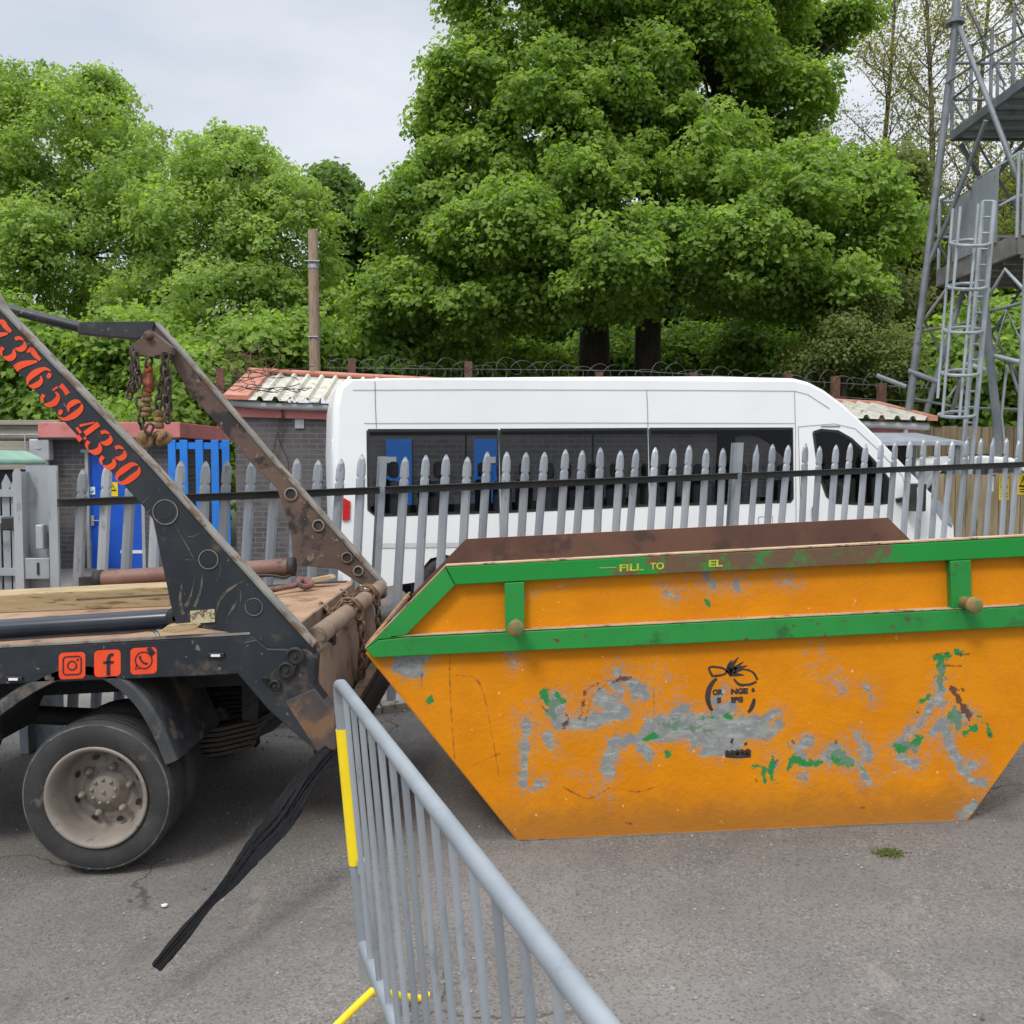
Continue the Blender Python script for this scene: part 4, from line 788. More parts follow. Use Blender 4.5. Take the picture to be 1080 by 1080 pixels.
# galvanised gate post and gate at the far left
Yp = 6.15
gp = thing('gate_post', (P(38, 620, Yp).x, Yp, gz(-3.2)-.02), 'wide galvanised channel gate post at the left end of the fence', 'gate post')
xl, xr = P(19, 550, Yp).x, P(56, 550, Yp).x; zt = P(38, 491, Yp).z; z0 = gz(-3)-.15
mb = MB(); mb.box(((xl+xr)/2, Yp+.1, (zt+z0)/2), (xr-xl-.02, .012, zt-z0)); 
for x, zz in ((xl, zt-.02), (xr, zt+.0)): mb.prism([(x-.028, Yp, z0), (x+.028, Yp, z0), (x+.028, Yp, zz-.03), (x+.012, Yp, zz), (x-.012, Yp, zz), (x-.028, Yp, zz-.03)], (0, .012, 0)); mb.box((x+(.022 if x == xl else -.022), Yp+.056, (zt+z0)/2-.02), (.012, .088, zt-z0-.04))
mb.build('channel', MAT['galv'], gp)
mb = MB(); c = P(38, 600, Yp); mb.box((c.x, Yp+.02, c.z), (.165, .02, .14)); lk = mb.build('lock_plate', MAT['galv_bright'], gp, .006)
mb = MB(); mb.box((c.x+.01, Yp+.006, c.z), (.014, .004, .08)); mb.build('slot', MAT['black_trim'], lk)
mb = MB(); c = P(44, 566, Yp+.03); mb.box(c, (.05, .07, .16)); mb.build('lock_box', MAT['galv'], gp, .008)
gt = thing('palisade_gate', (P(-20, 620, 6.4).x, 6.4, gz(-3.6)), 'open galvanised gate leaf at the left photo edge', 'gate')
for px in (14, 6, -6, -24, -44, -66):
    c = P(px, 500 if px < 10 else 506, 6.45); mb = MB(); mb.prism([(c.x-.03, 6.45, -.05), (c.x+.03, 6.45, -.05), (c.x+.03, 6.45, c.z-.06), (c.x, 6.45, c.z), (c.x-.03, 6.45, c.z-.06)], (0, .008, 0)); mb.build('pale', MAT['galv'], gt)
mb = MB()
for py in (520, 548, 603): c = P(5, py, 6.43); mb.box((c.x-.35, 6.43, c.z), (.95, .03, .05))
mb.build('rail', MAT['galv'], gt)
mb = MB(); c = P(11, 552, 6.38); mb.box((c.x, 6.38, c.z), (.09, .08, .09)); mb.build('hinge', MAT['rail_black'], gt, .01)
# ------------------------------------------------------------------ skip
YS, WS = 4.35, 1.66
YB = YS+WS
skip = thing('skip', (P(780, 870, YS).x, YS+WS/2, gz(P(780, 870, YS).x)), 'scratched orange skip with green rails and an orange shaped emblem', 'skip')
A_, B_, C_, D2, E_, F_ = (473, 599), (386, 688), (548, 888), (1020, 866), (1172, 652), (1087, 568)
prof3 = [P(*p, YS) for p in (A_, B_, C_, D2, E_, F_)]
def skip_panel_mat():
    m, nt, b, out = newmat('chipped orange skip paint'); v = node(nt, 'ShaderNodeTexCoord').outputs['Object']
    def at(n): return node(nt, 'ShaderNodeAttribute', attribute_name=n).outputs['Fac']
    n1 = noise(nt, v, 9, 6, .7); n2 = noise(nt, v, 40, 5, .75); n3 = noise(nt, v, 3, 5, .6); n4 = noise(nt, v, 22, 3, .6)
    wob = math2(nt, 'ADD', math2(nt, 'MULTIPLY', math2(nt, 'SUBTRACT', n4, .5), 20.0), math2(nt, 'MULTIPLY', math2(nt, 'SUBTRACT', n2, .5), 26.0))
    def mask(name, w=1.0, extra=1.0): 
        return ramp(nt, math2(nt, 'ADD', at(name), math2(nt, 'MULTIPLY', wob, extra)), w, -w)
    base = mixc(nt, ramp(nt, n3, .35, .65), (.60, .202, .002), (.66, .235, .003))
    streak = noise(nt, v, 6, 4, .6, (3.0, 1, .35)); base = mixc(nt, math2(nt, 'MULTIPLY', ramp(nt, streak, .55, .75), .3), base, (.50, .19, .03))
    dirt = ramp(nt, math2(nt, 'ADD', at('base_dirt'), math2(nt, 'MULTIPLY', math2(nt, 'SUBTRACT', n1, .5), 1.0)), .08, .8)
    col = mixc(nt, math2(nt, 'MULTIPLY', dirt, .62), base, (.25, .115, .03))
    col = mixc(nt, ramp(nt, n2, .735, .75), col, (.22, .2, .21))
    grey = mixc(nt, ramp(nt, n4, .4, .65), (.215, .225, .225), (.27, .285, .265))
    scuff = math2(nt, 'MULTIPLY', mask('scuff', 6, 1.5), math2(nt, 'MULTIPLY', ramp(nt, n2, .52, .62), .75)); col = mixc(nt, scuff, col, (.27, .24, .24))
    halo = math2(nt, 'MULTIPLY', ramp(nt, math2(nt, 'ADD', at('grey'), math2(nt, 'MULTIPLY', wob, .8)), 15, 2), ramp(nt, noise(nt, v, 75, 4, .75), .53, .58)); col = mixc(nt, math2(nt, 'MULTIPLY', halo, .85), col, (.24, .22, .215))
    fine = ramp(nt, noise(nt, v, 14, 3, .5, (1.0, 1, 9.0)), .70, .74); col = mixc(nt, math2(nt, 'MULTIPLY', fine, .35), col, (.34, .14, .04))
    fleck = ramp(nt, noise(nt, v, 30, 2, .5), .72, .75); col = mixc(nt, math2(nt, 'MULTIPLY', fleck, .7), col, (.75, .48, .22))
    grey = mixc(nt, ramp(nt, noise(nt, v, 16, 6, .75, (1, 1, 3)), .5, .62), grey, (.34, .35, .32)); grey = mixc(nt, ramp(nt, n2, .62, .68), grey, (.13, .11, .10))
    col = mixc(nt, mask('grey', .8, .85), col, grey)
    col = mixc(nt, mask('green', .8, .7), col, (.03, .22, .06))
    col = mixc(nt, mask('teal', .9, 1.0), col, (.13, .21, .14))
    col = mixc(nt, math2(nt, 'MULTIPLY', mask('dark', .7, .13), .68), col, (.06, .035, .025))
    col = mixc(nt, mask('rust', .8, .6), col, (.13, .06, .035))
    nt.links.new(col, b.inputs['Base Color']); b.inputs['Roughness'].default_value = .58; b.inputs['Specular IOR Level'].default_value = .18
    bump(nt, b, math2(nt, 'ADD', math2(nt, 'MULTIPLY', noise(nt, v, 2.6, 3, .5), 5.0), n2), .3, .014); return m
MAT['skip_orange'] = skip_panel_mat()
STROKES = {
 'grey': [([(585, 738), (590, 762), (612, 764), (640, 757), (652, 750)], 6), ([(634, 735), (650, 748), (655, 752)], 7), ([(556, 762), (553, 790), (552, 828)], 3.2), ([(552, 832), (575, 826)], 1.6), ([(580, 775), (581, 784)], 4),
          ([(648, 785), (643, 800), (641, 816)], 5.5), ([(650, 783), (668, 780), (690, 776)], 4.5), ([(678, 788), (683, 797)], 4.5), ([(690, 770), (720, 764), (760, 768), (800, 768)], 10), ([(712, 755), (720, 748)], 4), ([(740, 775), (775, 775)], 11), ([(755, 740), (765, 728)], 2.2), ([(766, 748), (760, 756)], 7),
          ([(745, 792), (775, 788)], 5), ([(808, 758), (820, 752)], 3), ([(812, 773), (820, 764)], 3.5), ([(650, 706), (650, 712)], 3), ([(646, 722), (655, 728)], 4), ([(666, 722), (678, 732)], 4.5), ([(670, 730), (680, 728)], 3),
          ([(993, 722), (990, 740)], 4.5), ([(1000, 760), (1012, 758), (1024, 752)], 3.2), ([(985, 738), (974, 756), (958, 776)], 2.4), ([(960, 770), (948, 786)], 2.8), ([(890, 798), (905, 806), (918, 826)], 3), ([(904, 776), (914, 790), (912, 800)], 3.6), ([(948, 798), (966, 806)], 3.2), ([(996, 768), (1004, 792), (1012, 806)], 3.2), ([(1016, 812), (1030, 806)], 4.5), ([(1026, 822), (1036, 828)], 3.2), ([(884, 790), (872, 800)], 5), ([(884, 720), (888, 726)], 1.6), ([(913, 724), (920, 738)], 1.4), ([(840, 790), (850, 782)], 4), ([(846, 798), (848, 820)], 1.6), ([(985, 772), (992, 764)], 3), ([(539, 690), (542, 700)], 2), ([(425, 698), (436, 704), (440, 690)], 9), ([(812, 800), (816, 806)], 1.5), ([(745, 608), (752, 616)], 2.4), ([(703, 624), (712, 629)], 1.5), ([(828, 612), (838, 618)], 1.6), ([(775, 612), (778, 620)], 1), ([(1018, 858), (1026, 850)], 4)],
 'green': [([(574, 728), (578, 742)], 3.6), ([(588, 734), (592, 738)], 3), ([(985, 694), (1004, 690), (1012, 688)], 3), ([(990, 700), (994, 712)], 4), ([(1004, 754), (1012, 762)], 4), ([(948, 790), (960, 786), (970, 780)], 4.5), ([(868, 804), (850, 806), (836, 800)], 3.2), ([(880, 800), (898, 806)], 4.5), ([(900, 808), (912, 812)], 1.6), ([(814, 800), (814, 818), (818, 826)], 2), ([(794, 808), (806, 808)], 1.4), ([(832, 788), (836, 796), (830, 812)], 1.6), ([(1030, 756), (1042, 764), (1044, 774)], 1.5), ([(1018, 772), (1028, 768)], 3), ([(972, 740), (980, 734)], 1.6), ([(744, 757), (775, 756)], 1.4), ([(682, 780), (690, 776)], 3.4), ([(702, 793), (703, 796)], 2.8), ([(449, 740), (454, 739)], 3), ([(806, 810), (806, 824)], 1.6), ([(745, 633), (746, 637)], 2)],
 'teal': [([(992, 706), (992, 726)], 4), ([(1008, 750), (1012, 766)], 5), ([(584, 742), (580, 752)], 5), ([(886, 796), (896, 804)], 5), ([(955, 784), (962, 790)], 4), ([(700, 764), (750, 770)], 2)],
 'rust': [([(1004, 726), (1016, 746), (1022, 756)], 2.6), ([(1004, 728), (1016, 728)], 1.4), ([(588, 750), (600, 758), (594, 768)], 1.3), ([(600, 760), (612, 758), (618, 730), (628, 720), (664, 714)], .9), ([(1017, 750), (1010, 735)], 3)],
 'dark': [([(978, 694), (992, 689), (1010, 690), (1022, 690)], 1), ([(996, 702), (1014, 702)], 1), ([(480, 712), (506, 722), (522, 792), (526, 815)], .55), ([(498, 808), (520, 798), (536, 792)], .6), ([(594, 830), (620, 842), (642, 832)], .7), ([(652, 830), (672, 836), (700, 826)], .7), ([(572, 745), (576, 750)], 2), ([(881, 782), (882, 784)], 2.2), ([(836, 781), (836, 784)], 2), ([(1043, 773), (1044, 775)], 2), ([(967, 750), (969, 752)], 2), ([(906, 852), (912, 852)], 2), ([(660, 868), (664, 868)], 2.4), ([(474, 690), (476, 740), (479, 800)], .7), ([(818, 804), (820, 802)], 2), ([(690, 720), (689, 760)], .3), ([(446, 695), (444, 725)], .8), ([(797, 822), (798, 824)], 1.6), ([(618, 765), (625, 735), (640, 722)], .8)],
 'scuff': [([(560, 760), (700, 720)], 26), ([(700, 745), (760, 780)], 24), ([(860, 690), (880, 720)], 20), ([(940, 800), (1000, 760)], 24), ([(850, 790), (900, 810)], 18), ([(700, 620), (840, 610)], 14), ([(590, 800), (640, 840)], 14), ([(560, 625), (640, 600)], 9)],
}
STROKES['grey'] = [(p, r*1.28+.4) for p, r in STROKES['grey']]; STROKES['dark'] = [([tuple(q) for q in smooth_line([(x+rng.normal()*.6, y+rng.normal()*.6) for x, y in p], 6)], min(r*.62+.12, 1.1)) for p, r in STROKES['dark']]
def sdf(px, py, strokes):
    d = np.full(px.shape, 60.0)
    for pts, r in strokes:
        for (x0, y0), (x1, y1) in zip(pts[:-1], pts[1:]):
            dx, dy = x1-x0, y1-y0; t = np.clip(((px-x0)*dx+(py-y0)*dy)/(dx*dx+dy*dy+1e-9), 0, 1); d = np.minimum(d, np.hypot(px-x0-t*dx, py-y0-t*dy)-r)
    return d
def lerp2(a, b, t): return (a[0]+(b[0]-a[0])*t, a[1]+(b[1]-a[1])*t)
rows = [(lerp2(A_, B_, t), lerp2(F_, E_, t)) for t in np.linspace(0, 1, 66)]+[(lerp2(B_, C_, t), lerp2(E_, D2, t)) for t in np.linspace(0, 1, 160)[1:]]
NC = 600; vs = []; pxs = []; pys = []
for l, r in rows:
    for j in range(NC):
        x, y = lerp2(l, r, j/(NC-1)); pxs.append(x); pys.append(y); vs.append(P(x, y, YS))
mb = MB(); nr = len(rows)
mb.add(vs, [(i*NC+j, (i+1)*NC+j, (i+1)*NC+j+1, i*NC+j+1) for i in range(nr-1) for j in range(NC-1)], 0, True)
back = [p+Vector((0, .008, 0)) for p in prof3]; mb.add(back, [(0, 5, 4, 3, 2, 1)][::1], 1)
near = mb.build('side_panel', [MAT['skip_orange'], MAT['rust']], skip)
pxs = np.array(pxs); pys = np.array(pys)
for k, st in STROKES.items():
    a = near.data.attributes.new(k, 'FLOAT', 'POINT'); d = np.concatenate([sdf(pxs, pys, st), np.full(len(near.data.vertices)-len(pxs), 60.0)]); a.data.foreach_set('value', d.astype(np.float32))
yb_ = 888+(pxs-548)*(866-888)/(1020-548); dd = np.clip(1-(yb_-pys)/58.0, 0, 1); a = near.data.attributes.new('base_dirt', 'FLOAT', 'POINT')
a.data.foreach_set('value', np.concatenate([dd, np.zeros(len(near.data.vertices)-len(pxs))]).astype(np.float32))
MAT['skip_plain'] = weathered('orange skip paint', (.60, .202, .002), (.66, .235, .003), 3, (.24, .23, .22), .68, 6, .5)
farp = [p+Vector((0, WS, 0)) for p in prof3]
mb = MB(); mb.prism(farp, (0, .008, 0), 1, mi_front=0, mi_back=1); mb.build('side_panel', [MAT['rust'], MAT['skip_plain']], skip)
def slab(name, a, b, off):
    mb = MB(); mb.prism([a+Vector((0, .01, 0)), b+Vector((0, .01, 0)), b+Vector((0, WS, 0)), a+Vector((0, WS, 0))], off, 0, mi_front=1, mi_back=0); return mb.build(name, [MAT['skip_plain'], MAT['rust']], skip)
slab('end_panel', prof3[1], prof3[2], (-.004, 0, -.006)); slab('end_panel', prof3[4], prof3[3], (.004, 0, -.006)); slab('floor', prof3[2], prof3[3], (0, 0, -.006))
YR = YS-.045
def pxprism(name, pts, Y, dy, m, par, bevel=.004): mb = MB(); mb.prism([P(x, y, Y) for x, y in pts], (0, dy, 0)); return mb.build(name, m, par, bevel)
def skiprail(Yf, dy, par):
    s = 1 if dy > 0 else -1
    return s
def worn_rail():
    m, nt, b, out = newmat('green rail paint worn to rust in the middle'); tc = node(nt, 'ShaderNodeTexCoord').outputs['Object']
    sp = node(nt, 'ShaderNodeSeparateXYZ'); nt.links.new(tc, sp.inputs[0]); win = math2(nt, 'MULTIPLY', ramp(nt, sp.outputs[0], -.85, -.25), ramp(nt, sp.outputs[0], .98, .45))
    n1 = noise(nt, tc, 7, 6, .7); n2 = noise(nt, tc, 45, 4, .7); v = math2(nt, 'ADD', math2(nt, 'ADD', math2(nt, 'MULTIPLY', n1, .75), math2(nt, 'MULTIPLY', n2, .25)), math2(nt, 'MULTIPLY', win, .235))
    col = mixc(nt, noise(nt, tc, 3, 3), (.009, .205, .03), (.012, .245, .036)); col = mixc(nt, ramp(nt, v, .62, .74), col, mixc(nt, n2, (.09, .055, .035), (.17, .095, .055))); col = mixc(nt, ramp(nt, v, .84, .88), col, (.3, .2, .12))
    nt.links.new(col, b.inputs['Base Color']); b.inputs['Roughness'].default_value = .6; b.inputs['Specular IOR Level'].default_value = .3; bump(nt, b, n2, .15, .003); return m
MAT['green_worn'] = worn_rail()
def rails(shift, depth, down=0):
    def q(x, y): return P(x, y, YR)+Vector((0, shift, down))
    def bar(name, pts, m): mb = MB(); mb.prism([q(x, y) for x, y in pts], (0, depth, 0)); return mb.build(name, MAT[m], skip, .004)
    bar('top_rail', [(470, 598), (622, 590), (965, 573), (1090, 566), (1084, 587), (965, 593), (622, 609), (480, 617)], 'green_worn')
    bar('corner_brace', [(469.5, 598.5), (479.5, 617.5), (426, 672), (398, 675), (386, 684)], 'green_paint')
    bar('corner_brace', [(1090.5, 566.5), (1175, 650), (1148, 640), (1084.5, 587.5)], 'green_paint')
    bar('mid_rail', [(385.5, 685), (398, 675.5), (426, 672.5), (700, 658.5), (1148, 636), (1174, 652), (1165, 657), (700, 680), (420, 692.5), (394, 694)], 'green_paint')
    bar('post', [(532, 614.8), (553, 613.7), (553, 665.5), (533, 666.5)], 'green_paint')
    bar('post', [(1002, 591.5), (1024, 590.3), (1025, 642), (1004, 643)], 'green_paint')
    for x, y in ((544, 659), (1017, 635)):
        p = q(x, y); s = -1 if depth > 0 else 1; mb = MB(); mb.lathe(p+Vector((0, -s*.01, 0)), (0, s, 0), [(.028, 0), (.028, .04), (.026, .085), (.038, .09), (.038, .108), (.034, .114), (0, .112)], 20); mb.build('lifting_lug', MAT['pale_lug'], skip)
MAT['pale_lug'] = weathered('rubbed lug', (.28, .16, .05), (.2, .12, .05), 25, (.10, .17, .06), .52, 30, .6)
rails(0, .043); rails(WS+.055, .043, -.03)
MAT['lip_rust'] = weathered('rust and orange lip', (.3, .16, .06), (.2, .1, .05), 8, (.4, .2, .03), .58, 10, .8)
mb = MB(); a, b_, c_, d_ = P(470, 597.3, YR), P(1090, 565.3, YR), P(385, 684.5, YR), P(1175, 650, YR)
for p, q in ((a, b_), (c_, a), (b_, d_)): mb.prism([p, q, q+Vector((0, .055, 0)), p+Vector((0, .055, 0))], (0, 0, .006))
p, q = P(412, 672, YR), P(1150, 635.2, YR); mb.prism([p, q, q+Vector((0, .045, 0)), p+Vector((0, .045, 0))], (0, 0, .004)); mb.build('lip', MAT['pale_edge'], skip)
mb = MB(); mb.prism([c_+Vector((0, .03, 0)), c_+Vector((0, WS+.04, 0)), c_+Vector((.03, WS+.04, .025)), c_+Vector((.03, .03, .025))], (-.008, 0, .01)); mb.build('end_lip', MAT['lip_rust'], skip, .004)
mb = MB(); p, q = P(548, 886, YS-.006), P(1020, 864.5, YS-.006); mb.prism([p, q, q+Vector((0, 0, -.014)), p+Vector((0, 0, -.014))], (0, .006, 0)); mb.build('base_lip', MAT['panel_brown'], skip)
# emblem and lettering sprayed on the panel
NF = Vector((0, -1, 0)); YD = YS-.0015
WMUL = 1.35
def rib(mb, pts, mi=0, k=6, Y=YD): mb.ribbon([(P(x, y, Y), w*WMUL*Y/F) for x, y, w in smooth_line(pts, k)], NF, mi)
mb = MB(); cx, cy, rr = 771, 735, 24.5
def arcpts(a0, a1, w0, w1, n=12): return [(cx+rr*math.cos(a)*1.0, cy-rr*math.sin(a), w0+(w1-w0)*math.sin(math.pi*i/(n-1))) for i, a in enumerate(np.linspace(a0, a1, n))]
rib(mb, arcpts(R(128), R(216), 2.2, 4.2)); rib(mb, arcpts(R(-4), R(-42), 2, 3.4)); rib(mb, arcpts(R(22), R(12), 2, 2.6, 4))
for pts in ([(752, 714, 2), (748, 704, 1.6), (762, 704.5, 1.8), (767, 709, 1.5)], [(753, 713, 2), (761, 712, 1.6), (766, 710, 1.6)], [(774, 716, 1.4), (780, 722, 2.2), (790, 722, 2), (798, 719, 1.6)], [(799, 717, 1.8), (794, 709, 1.6), (784, 706, 1.4), (774, 710, 1.6)],
            [(768, 711, 5), (776, 706, 4), (788, 702, .6)], [(768, 710, 5), (772, 702, 3.4), (779, 693, .5)], [(768, 710, 4), (769, 702, 3), (772, 696, .6)], [(768, 710, 4.5), (776, 704, 3), (784, 698, .6)], [(770, 711, 3.5), (778, 711.5, 2.6), (785, 712, .5)]): rib(mb, pts)
mb.build('emblem', MAT['black_text'], skip)
def text_mesh(s, px, py, hpx, Y, m, par, name, widthpx=None, bold=.03, slope=0.0):
    cu = bpy.data.curves.new('t', 'FONT'); cu.body = s; cu.align_x = 'CENTER'; cu.align_y = 'CENTER'; cu.offset = bold; to = bpy.data.objects.new('t', cu); COL.objects.link(to)
    bpy.context.view_layer.update(); dg = bpy.context.evaluated_depsgraph_get(); me = bpy.data.meshes.new_from_object(to.evaluated_get(dg)); bpy.data.objects.remove(to); bpy.data.curves.remove(cu)
    co = np.array([v.co[:] for v in me.vertices]); w = np.ptp(co[:, 0]); h = np.ptp(co[:, 1]); co[:, 0] -= (co[:, 0].max()+co[:, 0].min())/2; co[:, 1] -= (co[:, 1].max()+co[:, 1].min())/2; sy = hpx/h; sx = (widthpx/w) if widthpx else sy
    mb = MB(); mb.add([P(px+x*sx, py-y*sy-x*sx*slope, Y) for x, y, z in co], [tuple(p.vertices) for p in me.polygons]); bpy.data.meshes.remove(me); return mb.build(name, m, par)
for s, x, y, w in (('OR', 757, 730, 11), ('NGE', 780, 729, 18), ('S', 758.5, 738.5, 4.5), ('IPS', 777.5, 738, 13)): text_mesh(s, x, y, 6.4, YD, MAT['black_text'], skip, 'lettering', w, .07, .05)
mb = MB()
for x0, x1, y in ((765, 769, 795), (770, 775, 794.6), (775.5, 780, 794.4), (780.5, 785, 794), (785.5, 792, 793.6), (765, 792, 797)): rib(mb, [(x0, y, 2.6), ((x0+x1)/2, y-.6, 5), (x1, y, 2.8)])
rib(mb, [(771, 784, 2), (773, 779, 1.6)]); rib(mb, [(786, 786, 2), (787, 783, 2)]); mb.build('worn_lettering', MAT['black_text'], skip); WMUL = 1.0
for s, x, y, w in (('FILL', 666, 598.5, 25), ('TO', 693, 597, 15), ('EL', 755, 594, 15)): text_mesh(s, x, y, 7.5, YR-.002, MAT['yellow_text'], skip, 'lettering', w, .03, .05)
mb = MB(); mb.ribbon([(P(x, y, YR-.002), .0035) for x, y in ((632, 599), (650, 598.5))], NF); mb.build('painted_line', MAT['pale_edge'], skip)

# ------------------------------------------------------------------ skip lorry (rear part; its cab lies beyond the photograph)
YT = 4.15
lorry = thing('skip_lorry', (P(100, 920, YT).x, 5.1, gz(-1.9)), 'dark blue black skip loading lorry with lifting arms and orange numbers', 'lorry')
def pp(name, pts, Y, dy, m, par=None, bevel=.006): return pxprism(name, pts, Y, dy, MAT[m] if isinstance(m, str) else m, par or lorry, bevel)
# chassis and deck
def Zat(x, z0): return z0+.045*x*1.15
beam = pp('side_beam', [(-420, 706), (0, 683.5), (263, 669.5), (271, 674), (256, 711), (200, 713.5), (0, 722), (-420, 742)], YT, .09, 'truck_paint')
pp('beam_edge', [(-420, 703.5), (0, 681), (263.5, 667), (263.5, 669.3), (0, 683.3), (-420, 705.5)], YT-.004, .03, 'arm_edge', beam, 0)
for px, py in ((15, 716), (228, 691)):
    mb = MB(); c = P(px, py, YT-.006); mb.box(c, (.075, .012, .022)); lm = mb.build('marker_lamp', MAT['black_trim'], lorry, .004); mb = MB(); mb.box(c-Vector((0, .008, 0)), (.04, .006, .01)); mb.build('lens', MAT['white'], lm)
rear_plate = pp('rear_chassis_plate', [(256, 678), (271, 674.5), (282, 684), (324, 685), (333, 694), (331, 724), (351, 752), (353, 790), (338, 797), (284, 750), (251, 711.5)], YT-.012, .10, 'truck_paint')
MAT['leg_rusty'] = weathered('rust stained leg plate', (.09, .06, .045), (.05, .042, .04), 4, (.17, .095, .05), .58, 5, .75)
pp('leg_tip', [(300, 740), (331, 726), (352.5, 753), (354.5, 790.5), (338, 798.5)], YT-.016, .11, MAT['leg_rusty'])
dz = .935
xe = -1.03
mb = MB(); x0 = -4.2
def deckz(x): return .985+.055*(x+0)
mb.prism([(x0, YT+.09, deckz(x0)-.02), (xe, YT+.09, deckz(xe)-.02), (xe, YT+.09, deckz(xe)-.09), (x0, YT+.09, deckz(x0)-.09)], (0, 1.93, 0)); deck = mb.build('deck', MAT['deck_tan'], lorry, .006)
mb = MB(); mb.prism([(x0, 6.1, deckz(x0)-.02), (xe-.05, 6.1, deckz(xe)-.02), (xe-.05, 6.1, deckz(xe)-.2), (x0, 6.1, deckz(x0)-.2)], (0, .09, 0)); mb.build('side_beam', MAT['truck_paint'], lorry)
mb = MB()
for y in (4.62, 5.55): mb.prism([(x0, y, deckz(x0)-.09), (xe+.15, y, deckz(xe)-.09), (xe+.15, y, deckz(xe)-.32), (x0, y, deckz(x0)-.32)], (0, .09, 0))
for x in (-3.2, -2.45, -1.4): mb.box((x, 5.13, deckz(x)-.2), (.12, .9, .16))
mb.build('chassis_frame', MAT['truck_dark'], lorry)
mb = MB(); mb.box((-1.9, 5.12, .33-.09), (.16, 1.5, .16)); mb.lathe((-1.9, 5.12, .25), (1, 0, 0), [(0, -.2), (.15, -.15), (.19, 0), (.15, .15), (0, .2)], 20); mb.tube([(-1.9, 5.12, .27), (-4.2, 5.12, .38)], .05, 10); mb.build('rear_axle', MAT['truck_dark'], lorry)
# vertical drop face of the deck end, tan
mb = MB(); mb.prism([(xe+.002, 4.38, deckz(xe)-.02), (xe+.002, 6.02, deckz(xe)-.02), (xe+.002, 6.02, deckz(xe)-.16), (xe+.002, 4.38, deckz(xe)-.2)], (.012, 0, 0)); mb.build('deck_end', MAT['panel_brown'], lorry)
# cross tube and rear plates
ta, tb = P(331, 674, 4.22), P(401, 620, 6.12); mb = MB(); mb.tube([ta, tb], .048, 18); mb.build('cross_tube', MAT['panel_brown'], lorry, 0)
for y0, y1, dx in ((4.26, 5.02, 0.0), (5.08, 5.98, .0)):
    mb = MB(); x = -.885+dx; z1 = .8; z0 = .40
    mb.prism([(x, y0+.03, z1), (x, y1-.03, z1), (x+.01, y1, z1-.05), (x+.04, y1, z0+.1), (x+.03, y1-.04, z0), (x+.03, y0+.04, z0), (x+.04, y0, z0+.1), (x+.01, y0, z1-.05)], (-.05, 0, 0)); mb.build('rear_plate', MAT['panel_brown'], lorry, .015)
mb = MB(); mb.tube([(-.83, 4.3, .36), (-.80, 6.1, .40)], .085, 16); mb.build('rear_roller', MAT['truck_dark'], lorry)
mb = MB(); mb.prism([(-.83, 4.25, .44), (-.83, 6.05, .47), (-.77, 6.05, .47), (-.77, 4.25, .44)], (0, 0, .05)); mb.build('rear_bumper', MAT['panel_brown'], lorry, .008)
mb = MB(); mb.lathe((-.80, 6.0, .43), (.2, -1, 0), [(0, 0), (.05, 0), (.055, .03), (.045, .05), (0, .055)], 16); mb.build('rear_lamp', MAT['red_lamp'], lorry)
for yy in (5.8,):
    mb = MB(); mb.box((-.95, yy, .16), (.09, .1, .5)); mb.box((-.93, yy, -.09), (.16, .18, .035)); mb.build('stabiliser_leg', MAT['truck_dark'], lorry, .012)
# near lifting arm
arm_pts = [(-150, 150), (-92, 170), (0, 325), (80, 409), (160, 493), (229, 571), (300, 648), (330, 681), (331, 694), (296, 695), (263, 670), (186, 659), (181, 643), (172, 600), (161, 548), (150, 533), (80, 458), (0, 373), (-120, 232), (-170, 196)]
arm = pp('lifting_arm', arm_pts, YT+.004, .06, 'truck_paint', None, .004)
pp('flange', [(-92, 168), (0, 323), (80, 406.5), (160, 490), (229, 568), (331, 679.5), (329.5, 683.5), (229, 572.5), (160, 494.5), (80, 411), (0, 327.5), (-94, 172)], YT-.010, .085, 'arm_edge', arm, .003)
for px, py, r in ((174.5, 540, 13.5), (220, 590, 10.5), (268, 640, 9.5)):
    c = P(px, py, YT+.002); s = YT/F; mb = MB(); mb.lathe(c, (0, -1, 0), [(r*s, 0), (r*s, .004), (r*s*.93, .004), (r*s*.91, .001), (r*s*.62, .001), (r*s*.6, .003), (0, .003)], 28, mis=[1, 1, 0, 0, 0, 0], sm=False); mb.build('pin_boss', [MAT['truck_paint'], MAT['arm_edge']], arm)
for px, py, r in ((312, 691, 9.5), (303, 706, 9), (291, 722, 6), (281, 716, 3)):
    c = P(px, py, YT-.012); s = YT/F; mb = MB(); mb.lathe(c, (0, -1, 0), [(r*s, 0), (r*s, .022), (r*s*.8, .026), (r*s*.75, .016), (r*s*.3, .016), (r*s*.25, .024), (0, .024)], 24, sm=False); mb.build('pivot_pin', MAT['truck_dark'], rear_plate)
mb = MB(); mb.ribbon([(P(309, 696, YT-.03), .05), (P(306, 702, YT-.03), .05)], NF); mb.build('pin_link', MAT['truck_dark'], rear_plate)
MAT['dust'] = weathered('dried mud smear', (.10, .085, .068), (.15, .125, .1), 20, (.05, .045, .04), .5, 30, .95)
mb = MB()
